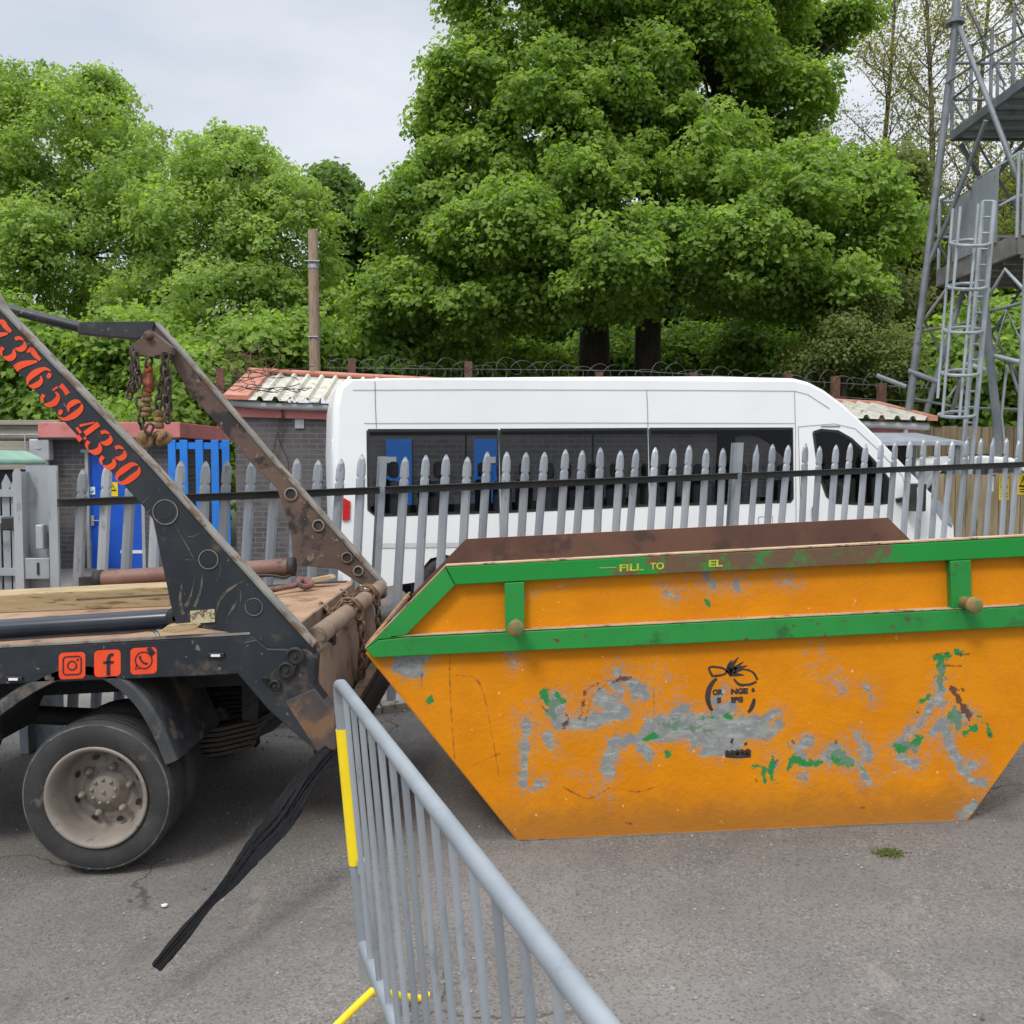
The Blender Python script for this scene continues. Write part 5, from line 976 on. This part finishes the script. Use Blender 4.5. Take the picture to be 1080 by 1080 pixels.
for pts in ([(192, 617, 1), (190, 632, 3), (193, 648, 5)], [(205, 610, .6), (200, 628, 2), (196, 640, 5)], [(214, 605, .6), (212, 622, 2.4), (205, 640, 3)], [(184, 552, .7), (200, 580, 1.2), (207, 595, .6)], [(236, 578, .5), (215, 590, 1.4), (195, 590, .5)], [(258, 612, .5), (243, 622, 3), (232, 632, 3.4), (226, 652, 1)],
            [(252, 640, .4), (254, 626, 1), (254, 622, .3)], [(240, 650, 1), (246, 640, 2.6), (250, 634, 1)], [(162, 520, .5), (150, 531, 1.4)], [(170, 527, .4), (156, 540, 1.2)], [(210, 562, .4), (202, 566, 1), (196, 566, .3)], [(176, 556, 1.6), (172, 560, .6)], [(222, 585, .4), (232, 598, 1), (228, 612, .4)]):
    q = [(x+rng.normal()*.5, y+rng.normal()*.5, w) for x, y, w in pts]; rib(mb, q, 0, 8, YT+.0025)
mb.build('mud_smear', MAT['dust'], arm)
# far lifting arm, with its knee and the bar that runs forward
YA = 6.15
farm = pp('lifting_arm', [(82, 341), (163, 340), (178, 356), (290, 487), (362, 569), (405, 617), (407, 630), (398, 634), (389, 622), (369, 609), (355, 600), (309, 596), (308, 570), (300, 540), (292, 515), (270, 494), (200, 415), (180, 380), (160, 357), (141, 357), (82, 352)], YA, .09, 'brown_arm', None, .005)
pp('flange', [(163, 338.5), (165, 340.5), (180, 357), (290, 485.5), (362, 567.5), (406, 617.5), (404, 620), (362, 572), (290, 490), (178, 359), (163, 342)], YA-.01, .11, 'arm_edge', farm, .003)
pp('knee_bar', [(84, 339.5), (163, 338.8), (160, 352), (142, 357), (82, 351.5)], YA-.015, .12, 'truck_paint', farm, .004)
mb = MB(); mb.tube([P(86, 345.5, YA+.06), P(0, 324, YA+.06), P(-60, 308, YA+.06)], [.036, .033, .033], 14); mb.build('arm_extension', MAT['truck_paint'], farm)
for px, py, r in ((307, 521, 7), (336, 554, 6.5), (378, 602, 5.5), (366, 588, 6)):
    c = P(px, py, YA); s = YA/F; mb = MB(); mb.lathe(c, (0, -1, 0), [(r*s, 0), (r*s, .012), (r*s*.8, .014), (r*s*.7, .003), (0, .003)], 22, mis=[1, 1, 0, 2], sm=False); mb.build('pin_boss', [MAT['brown_arm'], MAT['arm_edge'], MAT['truck_dark']], farm)
br = pp('chain_bracket', [(157, 347), (164, 352), (181, 366), (181, 374), (164, 375), (163, 377), (140, 374), (140, 364)], YA-.1, .08, 'brown_arm', farm, .004)
c = P(157.5, 354, YA-.1); mb = MB(); mb.lathe(c, (0, -1, 0), [(.026, 0), (.026, .03), (.02, .036), (0, .036)], 18); mb.build('pin', MAT['brown_arm'], br)
mb = MB(); mb.box(c+Vector((.0, .14, -.05)), (.05, .2, .04)); mb.build('spacer', MAT['truck_dark'], br)
# rams
a, b_ = P(-190, 676, YT+.14), P(181, 652.5, YT+.10); mb = MB(); mb.tube([a, b_], .0455, 24); ram = mb.build('ram', MAT['ram_tube'], lorry)
mb = MB(); mb.lathe(P(187, 651.5, YT+.06), (0, 1, 0), [(.012, -.03), (.03, -.03), (.05, -.015), (.052, .08), (0, .08)], 20); mb.build('ram_eye', MAT['truck_dark'], ram)
a, b_ = P(104, 611.5, 5.95), P(311, 597.5, 5.95); mb = MB(); mb.tube([a, b_], .055, 20); r2 = mb.build('ram', MAT['brown_tube'], lorry)
mb = MB(); mb.lathe(a, (b_-a), [(.0, -.02), (.062, -.02), (.062, .03), (.056, .03)], 20); mb.box(a+Vector((-.05, 0, -.03)), (.12, .07, .1)); mb.build('ram_end', MAT['truck_dark'], r2); mb = MB(); mb.lathe(b_, (b_-a), [(.056, -.04), (.06, -.04), (.06, .0), (0, .0)], 20); mb.build('ram_end', MAT['truck_dark'], r2)
mb = MB(); mb.tube(smooth_line([P(309, 603, 5.93), P(300, 609, 5.9), P(270, 607, 5.9), P(140, 619, 5.9)], 6), .009, 6); mb.build('hydraulic_hose', MAT['black_trim'], r2)
mb = MB(); mb.tube(smooth_line([P(168, 673, 4.22), P(160, 664.5, 4.25), P(130, 667, 4.27), P(60, 671, 4.27), P(-60, 679, 4.27)], 6), .008, 8); mb.build('hydraulic_hose', MAT['galv'], lorry)
# data plate
dp_ = pp('data_plate', [(200.5, 644.5), (226, 642.5), (226.5, 656), (201, 658)], YT-.003, .006, MAT.setdefault('plate_cream', weathered('scratched data plate', (.42, .36, .22), (.5, .44, .28), 30, (.12, .08, .05), .52, 40, .6)), arm, 0)
# mudguard
mg = [(-34, 800), (-28, 775), (-12, 752), (8, 736), (36, 718), (70, 704), (100, 703), (127, 716), (150, 737), (166, 762), (177, 786), (184, 803)]
mb = MB(); inn = [P(x, y, YT-.0) for x, y in smooth_line(mg, 5)]; k = len(inn); wdt = .62
cxm, czm = P(103, 838, YT).x, P(103, 838, YT).z
def nrm_out(i): 
    t = (inn[min(i+1, k-1)]-inn[max(i-1, 0)]).normalized(); n_ = Vector((-t.z, 0, t.x)); 
    return n_ if n_.dot(inn[i]-Vector((cxm, YT, czm))) > 0 else -n_
vs = []
secs = [(0.0, -.045), (0.0, .0), (.012, .012), (.04, .016), (wdt, .016), (wdt, .004), (.04, .0), (.012, -.045)]
for i, p in enumerate(inn):
    for dy, o in secs: vs.append(p+nrm_out(i)*o+Vector((0, dy, 0)))
ns = len(secs); mb.add(vs, [(i*ns+j, i*ns+(j+1) % ns, (i+1)*ns+(j+1) % ns, (i+1)*ns+j) for i in range(k-1) for j in range(ns)], 0, False); mb.add(vs[:ns], [tuple(range(ns))]); mb.add(vs[-ns:], [tuple(range(ns))])
mb.build('mudguard', MAT['mudguard'], lorry, .004)
# wheels
MAT['tyre_scuff'] = weathered('scuffed tyre shoulder', (.12, .12, .115), (.05, .05, .05), 9, (.2, .19, .18), .6, 20, .9)
def wheel(cx, cy, cz, s, par, detail):
    """s: +1 outer face towards the camera"""
    ax = Vector((0, -s, 0)); rim_r, tr = .228, .343; c = Vector((cx, cy, cz)); mb = MB()
    mb.lathe(c, ax, [(rim_r, -.2), (rim_r+.02, -.2), (tr-.04, -.205), (tr-.012, -.19), (tr, -.165), (tr, -.03), (tr-.012, -.006), (tr-.02, -.001), (tr-.05, .004), (rim_r+.03, .001), (rim_r+.006, -.008), (rim_r-.004, -.012)], 56)
    for k_ in range(4): pass
    w = mb.build('wheel', MAT['tyre'], par)
    if not detail: return w
    mb = MB()
    for y in (-.04, -.075, -.115, -.15): mb.lathe(c, ax, [(tr+.0006, y-.006), (tr+.0012, y), (tr+.0006, y+.006)], 56)
    mb.build('tread_groove', MAT['truck_dark'], w)
    mb = MB(); mb.lathe(c, ax, [(tr-.014, -.006), (tr-.0135, -.0035), (tr-.0195, .0005), (tr-.021, -.0005)], 56); mb.build('scuffed_shoulder', MAT['tyre_scuff'], w)
    mb = MB(); mb.lathe(c, ax, [(rim_r-.004, -.012), (rim_r+.004, .003), (rim_r-.002, .008), (rim_r-.012, .004), (rim_r-.022, -.012), (rim_r-.03, -.05), (rim_r-.036, -.125), (rim_r-.045, -.145), (rim_r-.06, -.15), (.13, -.125), (.12, -.122), (.1, -.122), (.098, -.11), (.07, -.105), (.067, -.085), (.03, -.08), (0, -.079)], 56)
    for j in range(6):
        a = 2*math.pi*(j+.2)/6; mb.lathe(c+Vector((math.cos(a)*.112, 0, math.sin(a)*.112)), ax, [(.017, -.125), (.017, -.10), (.011, -.095), (.010, -.085), (0, -.085)], 8)
    for j in range(9):
        a = 2*math.pi*(j+.3)/9; mb.lathe(c+Vector((math.cos(a)*.055, 0, math.sin(a)*.055)), ax, [(.008, -.09), (.008, -.075), (0, -.073)], 8)
    mb.lathe(c, ax, [(.008, -.08), (.008, -.07), (0, -.068)], 8); rim = mb.build('rim', MAT['rim'], w)
    mb = MB()
    for j in range(8):
        a = 2*math.pi*(j+.45)/8; u = Vector((math.cos(a), 0, math.sin(a))); t = Vector((-math.sin(a), 0, math.cos(a))); n_ = Vector((0, -1, 0)) ; q = c+u*.152+Vector((0, s*.1345-.001*s, 0)); rad = u*.0-Vector((0, s, 0))*.0
        pr = [q+t*(.017*math.cos(b))+(u*.97+Vector((0, s*.4, 0))*.3)*(.012*math.sin(b)) for b in np.linspace(0, 2*math.pi, 14, endpoint=False)]
        mb.prism([p_+Vector((0, -s*.006, 0)) for p_ in pr], (0, .003*s, 0))
    mb.build('hand_hole', MAT['black_trim'], rim); return w
wc = P(101, 841.5, YT)
wheel(wc.x, YT, wc.z, 1, lorry, True); wheel(wc.x, YT+.26, wc.z, 1, lorry, False); wheel(wc.x, 6.15, wc.z+.02, -1, lorry, True); wheel(wc.x, 5.9, wc.z+.02, -1, lorry, False)
MAT['spring'] = weathered('muddy spring steel', (.07, .058, .048), (.045, .038, .033), 5, (.11, .08, .06), .6, 9, .85)
for yy in (4.70, 5.5):
    mb = MB()
    for k_ in range(6):
        q = [(170+4*k_, 772+5.4*k_), (232, 768+5.2*k_), (270, 759+5.2*k_), (297-7*k_, 746+6.6*k_)]
        mb.prism([P(x, y, 4.7)+Vector((0, yy-4.7, 0)) for x, y in q+[(x, y+3.6) for x, y in q[::-1]]], (0, .08, 0))
    mb.build('leaf_spring', MAT['spring'], lorry)
pp('spring_hanger', [(228, 776), (262, 772), (296, 752), (298, 762), (288, 771), (262, 782), (230, 786)], 4.72, .06, 'truck_dark', None, .004)
mb = MB(); mb.box((-2.9, 4.6, .42), (.55, .5, .42)); mb.build('fuel_tank', MAT['truck_dark'], lorry, .04)
mb = MB(); mb.box((-1.3, 5.1, .55), (.08, .9, .3)); mb.build('rear_crossmember', MAT['truck_dark'], lorry)
# ---- telephone number in stencil figures along the arm
DIG = {'0': [[(.29,.97,.04),(.13,.82,.17),(.10,.5,.23),(.13,.18,.17),(.29,.03,.04)], [(.37,.97,.04),(.53,.82,.17),(.56,.5,.23),(.53,.18,.17),(.37,.03,.04)]],
 '3': [[(.04,.76,.14),(.1,.9,.13),(.28,.98,.05)], [(.34,.97,.05),(.5,.86,.19),(.5,.68,.2),(.34,.54,.05)], [(.34,.49,.05),(.53,.36,.2),(.53,.17,.22),(.34,.02,.05)], [(.03,.24,.15),(.09,.09,.13),(.27,.02,.05)]],
 '7': [[(.03,.72,.06),(.06,.9,.2),(.34,.9,.18),(.6,.93,.12)], [(.57,.8,.08),(.4,.5,.2),(.3,.25,.26),(.29,.02,.26)]],
 '6': [[(.42,.97,.04),(.2,.84,.13),(.11,.5,.23),(.15,.17,.18),(.3,.02,.04)], [(.47,.9,.1),(.54,.8,.17),(.52,.72,.1)], [(.35,.58,.04),(.52,.46,.16),(.54,.26,.21),(.48,.1,.15),(.36,.02,.04)]],
 '5': [[(.1,.9,.2),(.34,.92,.17),(.58,.9,.2)], [(.1,.78,.08),(.1,.56,.08)], [(.2,.6,.05),(.42,.58,.14),(.54,.34,.23),(.46,.1,.16),(.33,.02,.04)], [(.03,.22,.15),(.1,.08,.12),(.26,.02,.05)]],
 '4': [[(.44,.98,.2),(.44,.36,.2)], [(.44,.18,.2),(.44,.02,.24)], [(.3,.9,.05),(.05,.4,.1)], [(.03,.27,.1),(.32,.27,.1)], [(.53,.27,.1),(.64,.27,.1)]]}
DIG['9'] = [[(.66-x, 1-y, w) for x, y, w in st] for st in DIG['6']]
bx, by = 125/199.1, 155/199.1; ux, uy = by*.94+.1, -bx*1.0+.02                 # along the arm, and up across it
YN = YT+.001
mb_all = []
for ch, cx_, cy_ in (('7', -3, 352), ('3', 14.5, 368), ('7', 28, 381.5), ('6', 41, 397.5), ('5', 58, 417.5), ('9', 74.5, 433.5), ('4', 91, 453), ('3', 105, 467), ('3', 120, 483), ('0', 135, 499.5)):
    mb = MB(); S = 28.5
    for st in DIG[ch]:
        rib(mb, [(cx_+((x-.33)*.92*bx+(y-.5)*ux)*S, cy_+((x-.33)*.92*by+(y-.5)*uy)*S, w*S*1.0) for x, y, w in st], 0, 6, YN)
    mb.build('stencil_number', MAT['orange_text'], arm)
# ---- three painted web symbols on the side beam
def rrect(cx, cy, h, r, n=6, sl=-.05):
    out = []
    for sx, sy, a0 in ((1, -1, -90), (1, 1, 0), (-1, 1, 90), (-1, -1, 180)):
        for a in np.linspace(a0, a0+90, n): x = sx*(h-r)+r*math.cos(R(a)); y = sy*(h-r)+r*math.sin(R(a)); out.append((cx+x, cy+y+x*sl))
    return out
for i, (cx_, cy_) in enumerate(((76, 702), (113.3, 699.5), (151.5, 697))):
    mb = MB(); o = [P(x, y, YT-.0015) for x, y in rrect(cx_, cy_, 14, 4.5)]; mb.add(o, [tuple(t) for t in tessellate_polygon([o])]); YL = YT-.003
    def loop(pts, w): 
        pts = pts+[pts[0]]; mb.ribbon([(P(x, y, YL), w*YT/F) for x, y in pts], NF, 1)
    circ = lambda x, y, r, n=20: [(x+r*math.cos(a), y+r*math.sin(a)) for a in np.linspace(0, 2*math.pi, n, endpoint=False)]
    def disc(x, y, r): q = [P(a, b, YL) for a, b in circ(x, y, r)]; mb.add(q, [tuple(range(len(q)))], 1)
    if i == 0: loop(rrect(cx_, cy_, 9.5, 3.5), 1.5); loop(circ(cx_, cy_, 4.6), 1.5); disc(cx_+5.6, cy_-5.9, 1.2)
    if i == 1:
        mb.ribbon([(P(x, y, YL), w*YT/F) for x, y, w in smooth_line([(cx_+6.5, cy_-9, 3), (cx_+3, cy_-8.5, 3.6), (cx_+1, cy_-4, 4), (cx_+1, cy_+4, 4), (cx_+1, cy_+13, 4)], 4)], NF, 1); mb.ribbon([(P(cx_-4.5, cy_-.5, YL), 3*YT/F), (P(cx_+6.5, cy_-1, YL), 3*YT/F)], NF, 1)
    if i == 2:
        loop(circ(cx_, cy_-.5, 8.8), 1.3); mb.ribbon([(P(cx_-7, cy_+4, YL), .008), (P(cx_-9, cy_+9, YL), .004), (P(cx_-3.5, cy_+7.5, YL), .006)], NF, 1)
        mb.ribbon([(P(x, y, YL), w*YT/F) for x, y, w in smooth_line([(cx_-4, cy_-5, 2.6), (cx_-3.4, cy_-2, 2), (cx_, cy_+2.4, 2), (cx_+4, cy_+3, 2.8)], 4)], NF, 1)
        mb.ribbon([(P(x, y, YL), w*YT/F) for x, y, w in ((cx_+5, cy_-14, 5), (cx_+9, cy_-8, 7), (cx_+7, cy_-5, 3))], NF, 1)
    mb.build('painted_symbol', [MAT['orange_text'], MAT['truck_paint']], beam)

# ------------------------------------------------------------------ things lying and hanging on the lorry
pl = thing('timber_plank', P(80, 640, 4.75), 'long raw timber plank lying on the lorry deck behind the black ram', 'plank')
mb = MB(); a, b_ = P(-260, 640, 4.6), P(179, 618.5, 4.6); a2, b2 = P(-260, 657, 4.6), P(179, 640, 4.6); mb.prism([a, b_, b2, a2], (0, .22, 0)); mb.build('board', MAT['timber'], pl, .006)
mb = MB(); mb.prism([P(80, 631.5, 4.597), P(178, 626, 4.597), P(178, 627.4, 4.597), P(80, 633, 4.597)], (0, .002, 0)); mb.build('split', MAT['bark_grey'], pl)
for pts, Y, lab in (([(168, 666.5), (176, 660), (205, 657), (210, 659.5), (206, 664), (185, 667.5)], 4.12, 'broken orange timber offcut on the beam edge beside the ram eye'), ([(322, 612), (348, 607), (352, 610), (330, 615)], 5.9, 'flat timber scrap at the far side of the lorry deck')):
    mb = MB(); mb.prism([P(x, y, Y) for x, y in pts], (0, .09, 0)); tag(mb.build('timber_offcut', MAT['timber'], None, .003), lab, 'offcut')
st = []
mb = MB(); pts = [(283, 623, 5.6), (300, 619.5, 5.7), (312, 617, 5.75), (318, 612, 5.78), (325, 611.5, 5.8), (329, 616, 5.76), (322, 619, 5.74), (314, 615, 5.76), (318, 610, 5.8), (328, 618.5, 5.75)]
mb.tube(smooth_line([P(*p) for p in pts], 6), .018, 6); tag(mb.build('ratchet_strap', MAT['red_strap'] if 'red_strap' in MAT else MAT.setdefault('red_strap', weathered('faded maroon strap', (.13, .055, .05), (.2, .1, .08), 12, (.07, .05, .04), .55, 20, .9)), None), 'crumpled maroon strap lying on the tan lorry deck', 'strap')

def link_chain(mb, path, L_=.075, wd=.05, r=.0085, jitter=.25, mi=0):
    path = [Vector(p) for p in path]; seg = [0]
    for a, b in zip(path[:-1], path[1:]): seg.append(seg[-1]+(b-a).length)
    tot = seg[-1]; pitch = L_-2.4*r; n = max(1, int(tot/pitch)); roll = 0
    for i in range(n):
        s = (i+.5)*pitch; j = max(0, min(len(seg)-2, np.searchsorted(seg, s)-1)); t = (s-seg[j])/max(1e-6, seg[j+1]-seg[j]); c = path[j].lerp(path[j+1], t); d = (path[j+1]-path[j]).normalized()
        a = d.orthogonal().normalized(); a.rotate(Matrix.Rotation(roll+rng.normal()*jitter, 3, d)); roll += math.pi/2
        h = (L_-wd)/2; pts = []
        for k in range(12):
            an = 2*math.pi*k/12; pts.append(c+d*(math.cos(an)*wd*.42+(h if math.cos(an) > 0 else -h))+a*math.sin(an)*wd*.42)
        mb.tube(pts, r, 5, mi, closed=True)
YH = YA-.06
def hang(name, label, strands, m='chain', extra=None):
    t = thing(name, P(*strands[0][0], YH), label, 'chain', 'chains hanging from the lorry'); mb = MB()
    for k, s in enumerate(strands): link_chain(mb, smooth_line([P(x, y, YH-.03*k) for x, y in s], 6))
    mb.build('links', MAT[m], t); return t
def ballend(t, px, py, r, Y=YH-.02):
    mb = MB()
    for k in range(5):
        c = P(px+rng.uniform(-3, 3), py+rng.uniform(-2.5, 2.5), Y+rng.uniform(-.02, .02)); ax = Vector(rng.normal(size=3)).normalized(); q = ax.orthogonal().normalized(); w = ax.cross(q)
        mb.tube([c+(q*math.cos(a)+w*math.sin(a))*r*.62 for a in np.linspace(0, 2*math.pi, 12, endpoint=False)], r*.5, 7, closed=True)
    mb.build('end_ring', MAT['rag'], t)
hang('lifting_chain', 'dark chain bunch dangling from the left of the arm bracket', [[(141, 366), (140, 392), (136, 424)], [(142, 368), (143, 395), (139, 415)], [(143, 372), (146, 402), (145, 416)]])
t = hang('lifting_chain', 'middle chain bearing an orange hook and ending in a brown knot', [[(147, 420), (149, 445), (152, 459)], [(158, 378), (155, 392)], [(159, 448), (154, 462)]])
mb = MB(); mb.tube(smooth_line([P(x, y, YH-.02) for x, y in ((160, 388), (155, 391), (151.5, 399), (154, 406), (158, 403))], 5), [.018]*21, 8); mb.build('hook', MAT['hook_orange'], t)
mb = MB(); mb.lathe(P(157, 409, YH), (0, 0, 1), [(.02, -.03), (.034, -.02), (.036, .05), (.028, .09), (.02, .16)], 10); mb.build('swivel', MAT['hook_orange'], t)
mb = MB()
for y in (417, 422, 427, 432, 437): mb.lathe(P(154+rng.uniform(-1, 1), y, YH), (rng.uniform(-.2, .2), rng.uniform(-.2, .2), 1), [(.012, -.02), (.032, -.014), (.036, 0), (.032, .014), (.012, .02)], 10)
mb.build('rope_binding', MAT['rag'], t); ballend(t, 152, 464, .046)
t = hang('lifting_chain', 'doubled chain hanging from the right of the arm bracket', [[(175, 366), (172, 395), (168, 420), (166, 438)], [(177, 370), (176, 400), (179, 428), (177, 446)], [(174, 372), (177, 410), (173, 430)], [(178, 400), (175, 425), (178, 452)]])
mb = MB()
for y in (437, 443, 449): mb.lathe(P(168, y, YH), (.1, rng.uniform(-.2, .2), 1), [(.014, -.02), (.03, -.014), (.032, 0), (.028, .02), (.012, .03)], 10)
mb.build('rope_binding', MAT['rag'], t); ballend(t, 171.5, 461, .044)
def wrap(label, tt, drop, seed, back):
    c = ta.lerp(tb, tt); ax = (tb-ta).normalized(); q = Vector((0, 0, 1)); q = (q-ax*q.dot(ax)).normalized(); w = ax.cross(q); t = thing('tie_chain', c, label, 'chain', 'chains tied round the rear cross tube'); mb = MB()
    for k in range(2): link_chain(mb, [c+ax*(.05*k-.02)+(q*math.cos(a)+w*math.sin(a))*.063 for a in np.linspace(-2.0, 2.6, 16)], .07, .046, .008)
    s = c-w*.06 if w.x < 0 else c+w*.06
    s = Vector((c.x+.065, c.y, c.z-.0)); link_chain(mb, smooth_line([s, s+Vector((.01, 0, -.15)), s+Vector((.0, .02, -drop))], 6), .07, .046, .008)
    b0 = Vector((c.x-.06, c.y, c.z+.02)); link_chain(mb, smooth_line([b0, b0+Vector((-.06, .04, -.02)), b0+Vector((-.10, .12, -.0)), b0+Vector((-.09, .02, -.05)), b0+Vector((-.12, -.05, -.03))], 6), .07, .046, .008)
    mb.build('links', MAT['chain_rust'], t)
wrap('rusty chain wrapped on the near half of the rear cross tube', .42, .36, 1, 0); wrap('rusty chain wrapped on the far half of the rear cross tube', .72, .3, 2, 0)

# black plastic film bundle leaning from the lorry leg to the ground
fb = thing('plastic_film', P(345, 800, 4.1), 'crumpled black plastic film strip trailing from the lorry leg to the tarmac', 'plastic film')
g_end = P(166, 1019, 3.14); top = P(349, 800, 4.05)
cen = [(350, 792, 4.08, 10), (325, 822, 3.94, 12), (299, 862, 3.78, 16), (268, 897, 3.63, 14), (242, 931, 3.48, 10), (220, 955, 3.38, 6.5), (195, 986, 3.26, 9), (165, 1021, 3.14, 8)]
for j, (off, wmul, ph) in enumerate(((-.62, .40, .3), (.0, .46, 2.1), (.6, .36, 4.4))):
    mb = MB(); ln = smooth_line([(x, y, Y, w) for x, y, Y, w in cen], 7); path = []; rr_ = []; rings = []; N = 14
    for i, (x, y, Y, w) in enumerate(ln):
        t_ = i/len(ln); ox = off*w*(1-.35*t_); p = P(x+ox*.8, y+ox*.55, Y-.02*j); rad = w*wmul*Y/F*(.75+.25*math.sin(t_*9+ph))
        ring = []
        for a in range(N):
            an = 2*math.pi*a/N; f = 1+.32*math.sin(an*4+ph+t_*3)+.16*math.sin(an*7-t_*6+ph)+.10*rng.normal(); ring.append(p+Vector((.78, .0, -.62)).cross(Vector((0, 1, 0)))*0+(Vector((.77, 0, -.63))*math.cos(an)*rad+Vector((0, 1, 0.15))*math.sin(an)*rad*.45)*f)
        rings.append(ring)
    vs = [v for r_ in rings for v in r_]; mb.add(vs, [(i*N+a, i*N+(a+1) % N, (i+1)*N+(a+1) % N, (i+1)*N+a) for i in range(len(rings)-1) for a in range(N)], 0, False); mb.add(rings[-1], [tuple(range(N))]); mb.add(rings[0], [tuple(range(N))[::-1]])
    mb.build('fold', MAT['plastic_black'], fb)

# ------------------------------------------------------------------ crowd barrier in the foreground
tf, tn = P(356, 717, 2.95), P(636, 1081, 1.117); tn.z = tf.z; bd = (tn-tf).normalized(); blen = 2.18
zg = gz(tf.x, 3); ZT = tf.z-zg; ZB = .26
bar_t = thing('crowd_barrier', (tf.x+.09, tf.y, zg), 'galvanised crowd control barrier with yellow sleeve running towards the viewer', 'barrier')
TL = Vector((-.071/.83, 0, 1))                       # it leans a little to the left
def BP(s, z): return tf+bd*s+TL*(z-ZT)
mb = MB()
mb.tube([BP(0, .14), BP(0, ZT-.08), BP(.008, ZT-.04), BP(.03, ZT-.01), BP(.075, ZT), BP(blen-.08, ZT), BP(blen-.03, ZT-.01), BP(blen-.008, ZT-.04), BP(blen, ZT-.08), BP(blen, .14)], .0182, 18)
mb.tube([BP(-.0, ZB), BP(blen, ZB)], .019, 14); mb.build('frame', MAT['galv_bright'], bar_t)
nb = 17
for k in range(1, nb):
    s = blen*k/nb; mb = MB(); mb.tube([BP(s, ZB+.012), BP(s, ZT-.012)], .0085, 10); mb.build('bar', MAT['galv'], bar_t)
mb = MB(); mb.tube([BP(0, .52), BP(0, .955)], .021, 18); mb.build('reflective_sleeve', MAT['yellow_sleeve'], bar_t)
side = Vector((-bd.y, bd.x, 0)); side = -side if side.x > 0 else side; side = (side+Vector((.25, -.45, 0))).normalized()
for s in (.06, blen-.15):
    p = BP(s, .15); g1 = Vector((p.x, p.y, gz(p.x, 3)+.014)); mb = MB()
    mb.tube(smooth_line([g1+side*.36+Vector((0, 0, -.002)), g1+side*.3+Vector((0, 0, .006)), Vector((p.x, p.y, p.z-.03))+side*.03, Vector((p.x, p.y, p.z-.03))-side*.03, g1-side*.2+Vector((0, 0, .006)), g1-side*.25], 6), .0125, 12); mb.build('foot', MAT['yellow_sleeve'], bar_t)
mb = MB(); mb.box(BP(.02, .52)+Vector((.02, 0, 0)), (.03, .03, .05)); mb.build('hook', MAT['galv'], bar_t, .005)

# ------------------------------------------------------------------ small things on the tarmac
def ground_pt(px, py):
    n_ = Vector((-.045, 0, 1)).normalized(); return PP(px, py, Vector((0, 0, -.086)), n_)
g = ground_pt(938, 900); t = thing('moss_tuft', g, 'small green moss patch on the tarmac in front of the skip', 'moss')
pos = g_arr = np.array(g)+np.column_stack([rng.normal(0, .03, 420), rng.normal(0, .022, 420), rng.uniform(0, .005, 420)]); leaf_mesh('moss', pos, rng.normal(size=pos.shape)*.6+np.array([0, -.2, .8]), rng.normal(.2, .2, 420), .011, MAT['leaf_olive'], t)
g = ground_pt(173, 957); mb = MB(); mb.prism([g+Vector((x, y, .006)) for x, y in ((-.012, 0), (.0, .012), (.014, .006), (.01, -.008), (-.005, -.01))], (0, 0, .006)); tag(mb.build('paper_scrap', MAT['white'], None), 'tiny white paper scrap on the tarmac before the rear wheel', 'litter')
mb_leaf = MB()
for k in range(22):
    x, y = rng.uniform(-2.0, 2.6), rng.uniform(2.2, 5.8); c = Vector((x, y, gz(x, y)+.006)); s = rng.uniform(.008, .02); an = rng.uniform(0, 6.3); q = [Vector((math.cos(an+t)*s*k_, math.sin(an+t)*s*k_, rng.uniform(0, .006)))+c for t, k_ in ((0, 1), (1.2, .55), (2.6, .8), (3.6, .7), (5.0, .5))]; mb_leaf.add(q, [(0, 1, 2, 3, 4)])
tag(mb_leaf.build('leaf_litter', MAT['bark_grey']), kind='stuff')
# loose grit along the kerb and over the yard
mb = MB()
for k in range(1500):
    if k < 500: c = f0.lerp(f1, rng.uniform(0, 1.0))+fn*abs(rng.normal(.2, .16)); y = c.y
    else: c = Vector((rng.uniform(-2.6, 3.0), rng.uniform(1.6, 6.0), 0))
    s = rng.uniform(.003, .009) if k > 500 else rng.uniform(.005, .018); z = gz(c.x, c.y)+s*.3; q = [Vector(v)*s for v in ((1, .1, 0), (-.2, .9, .1), (-.9, -.2, 0), (.1, -.8, .1), (0, 0, .8), (0, 0, -.6))]; m_ = Matrix.Rotation(rng.uniform(0, 6), 3, 'Z')
    mb.add([m_ @ v+Vector((c.x, c.y, z)) for v in q], [(0, 1, 4), (1, 2, 4), (2, 3, 4), (3, 0, 4), (1, 0, 5), (2, 1, 5), (3, 2, 5), (0, 3, 5)])
tag(mb.build('grit', MAT['concrete']), kind='stuff')
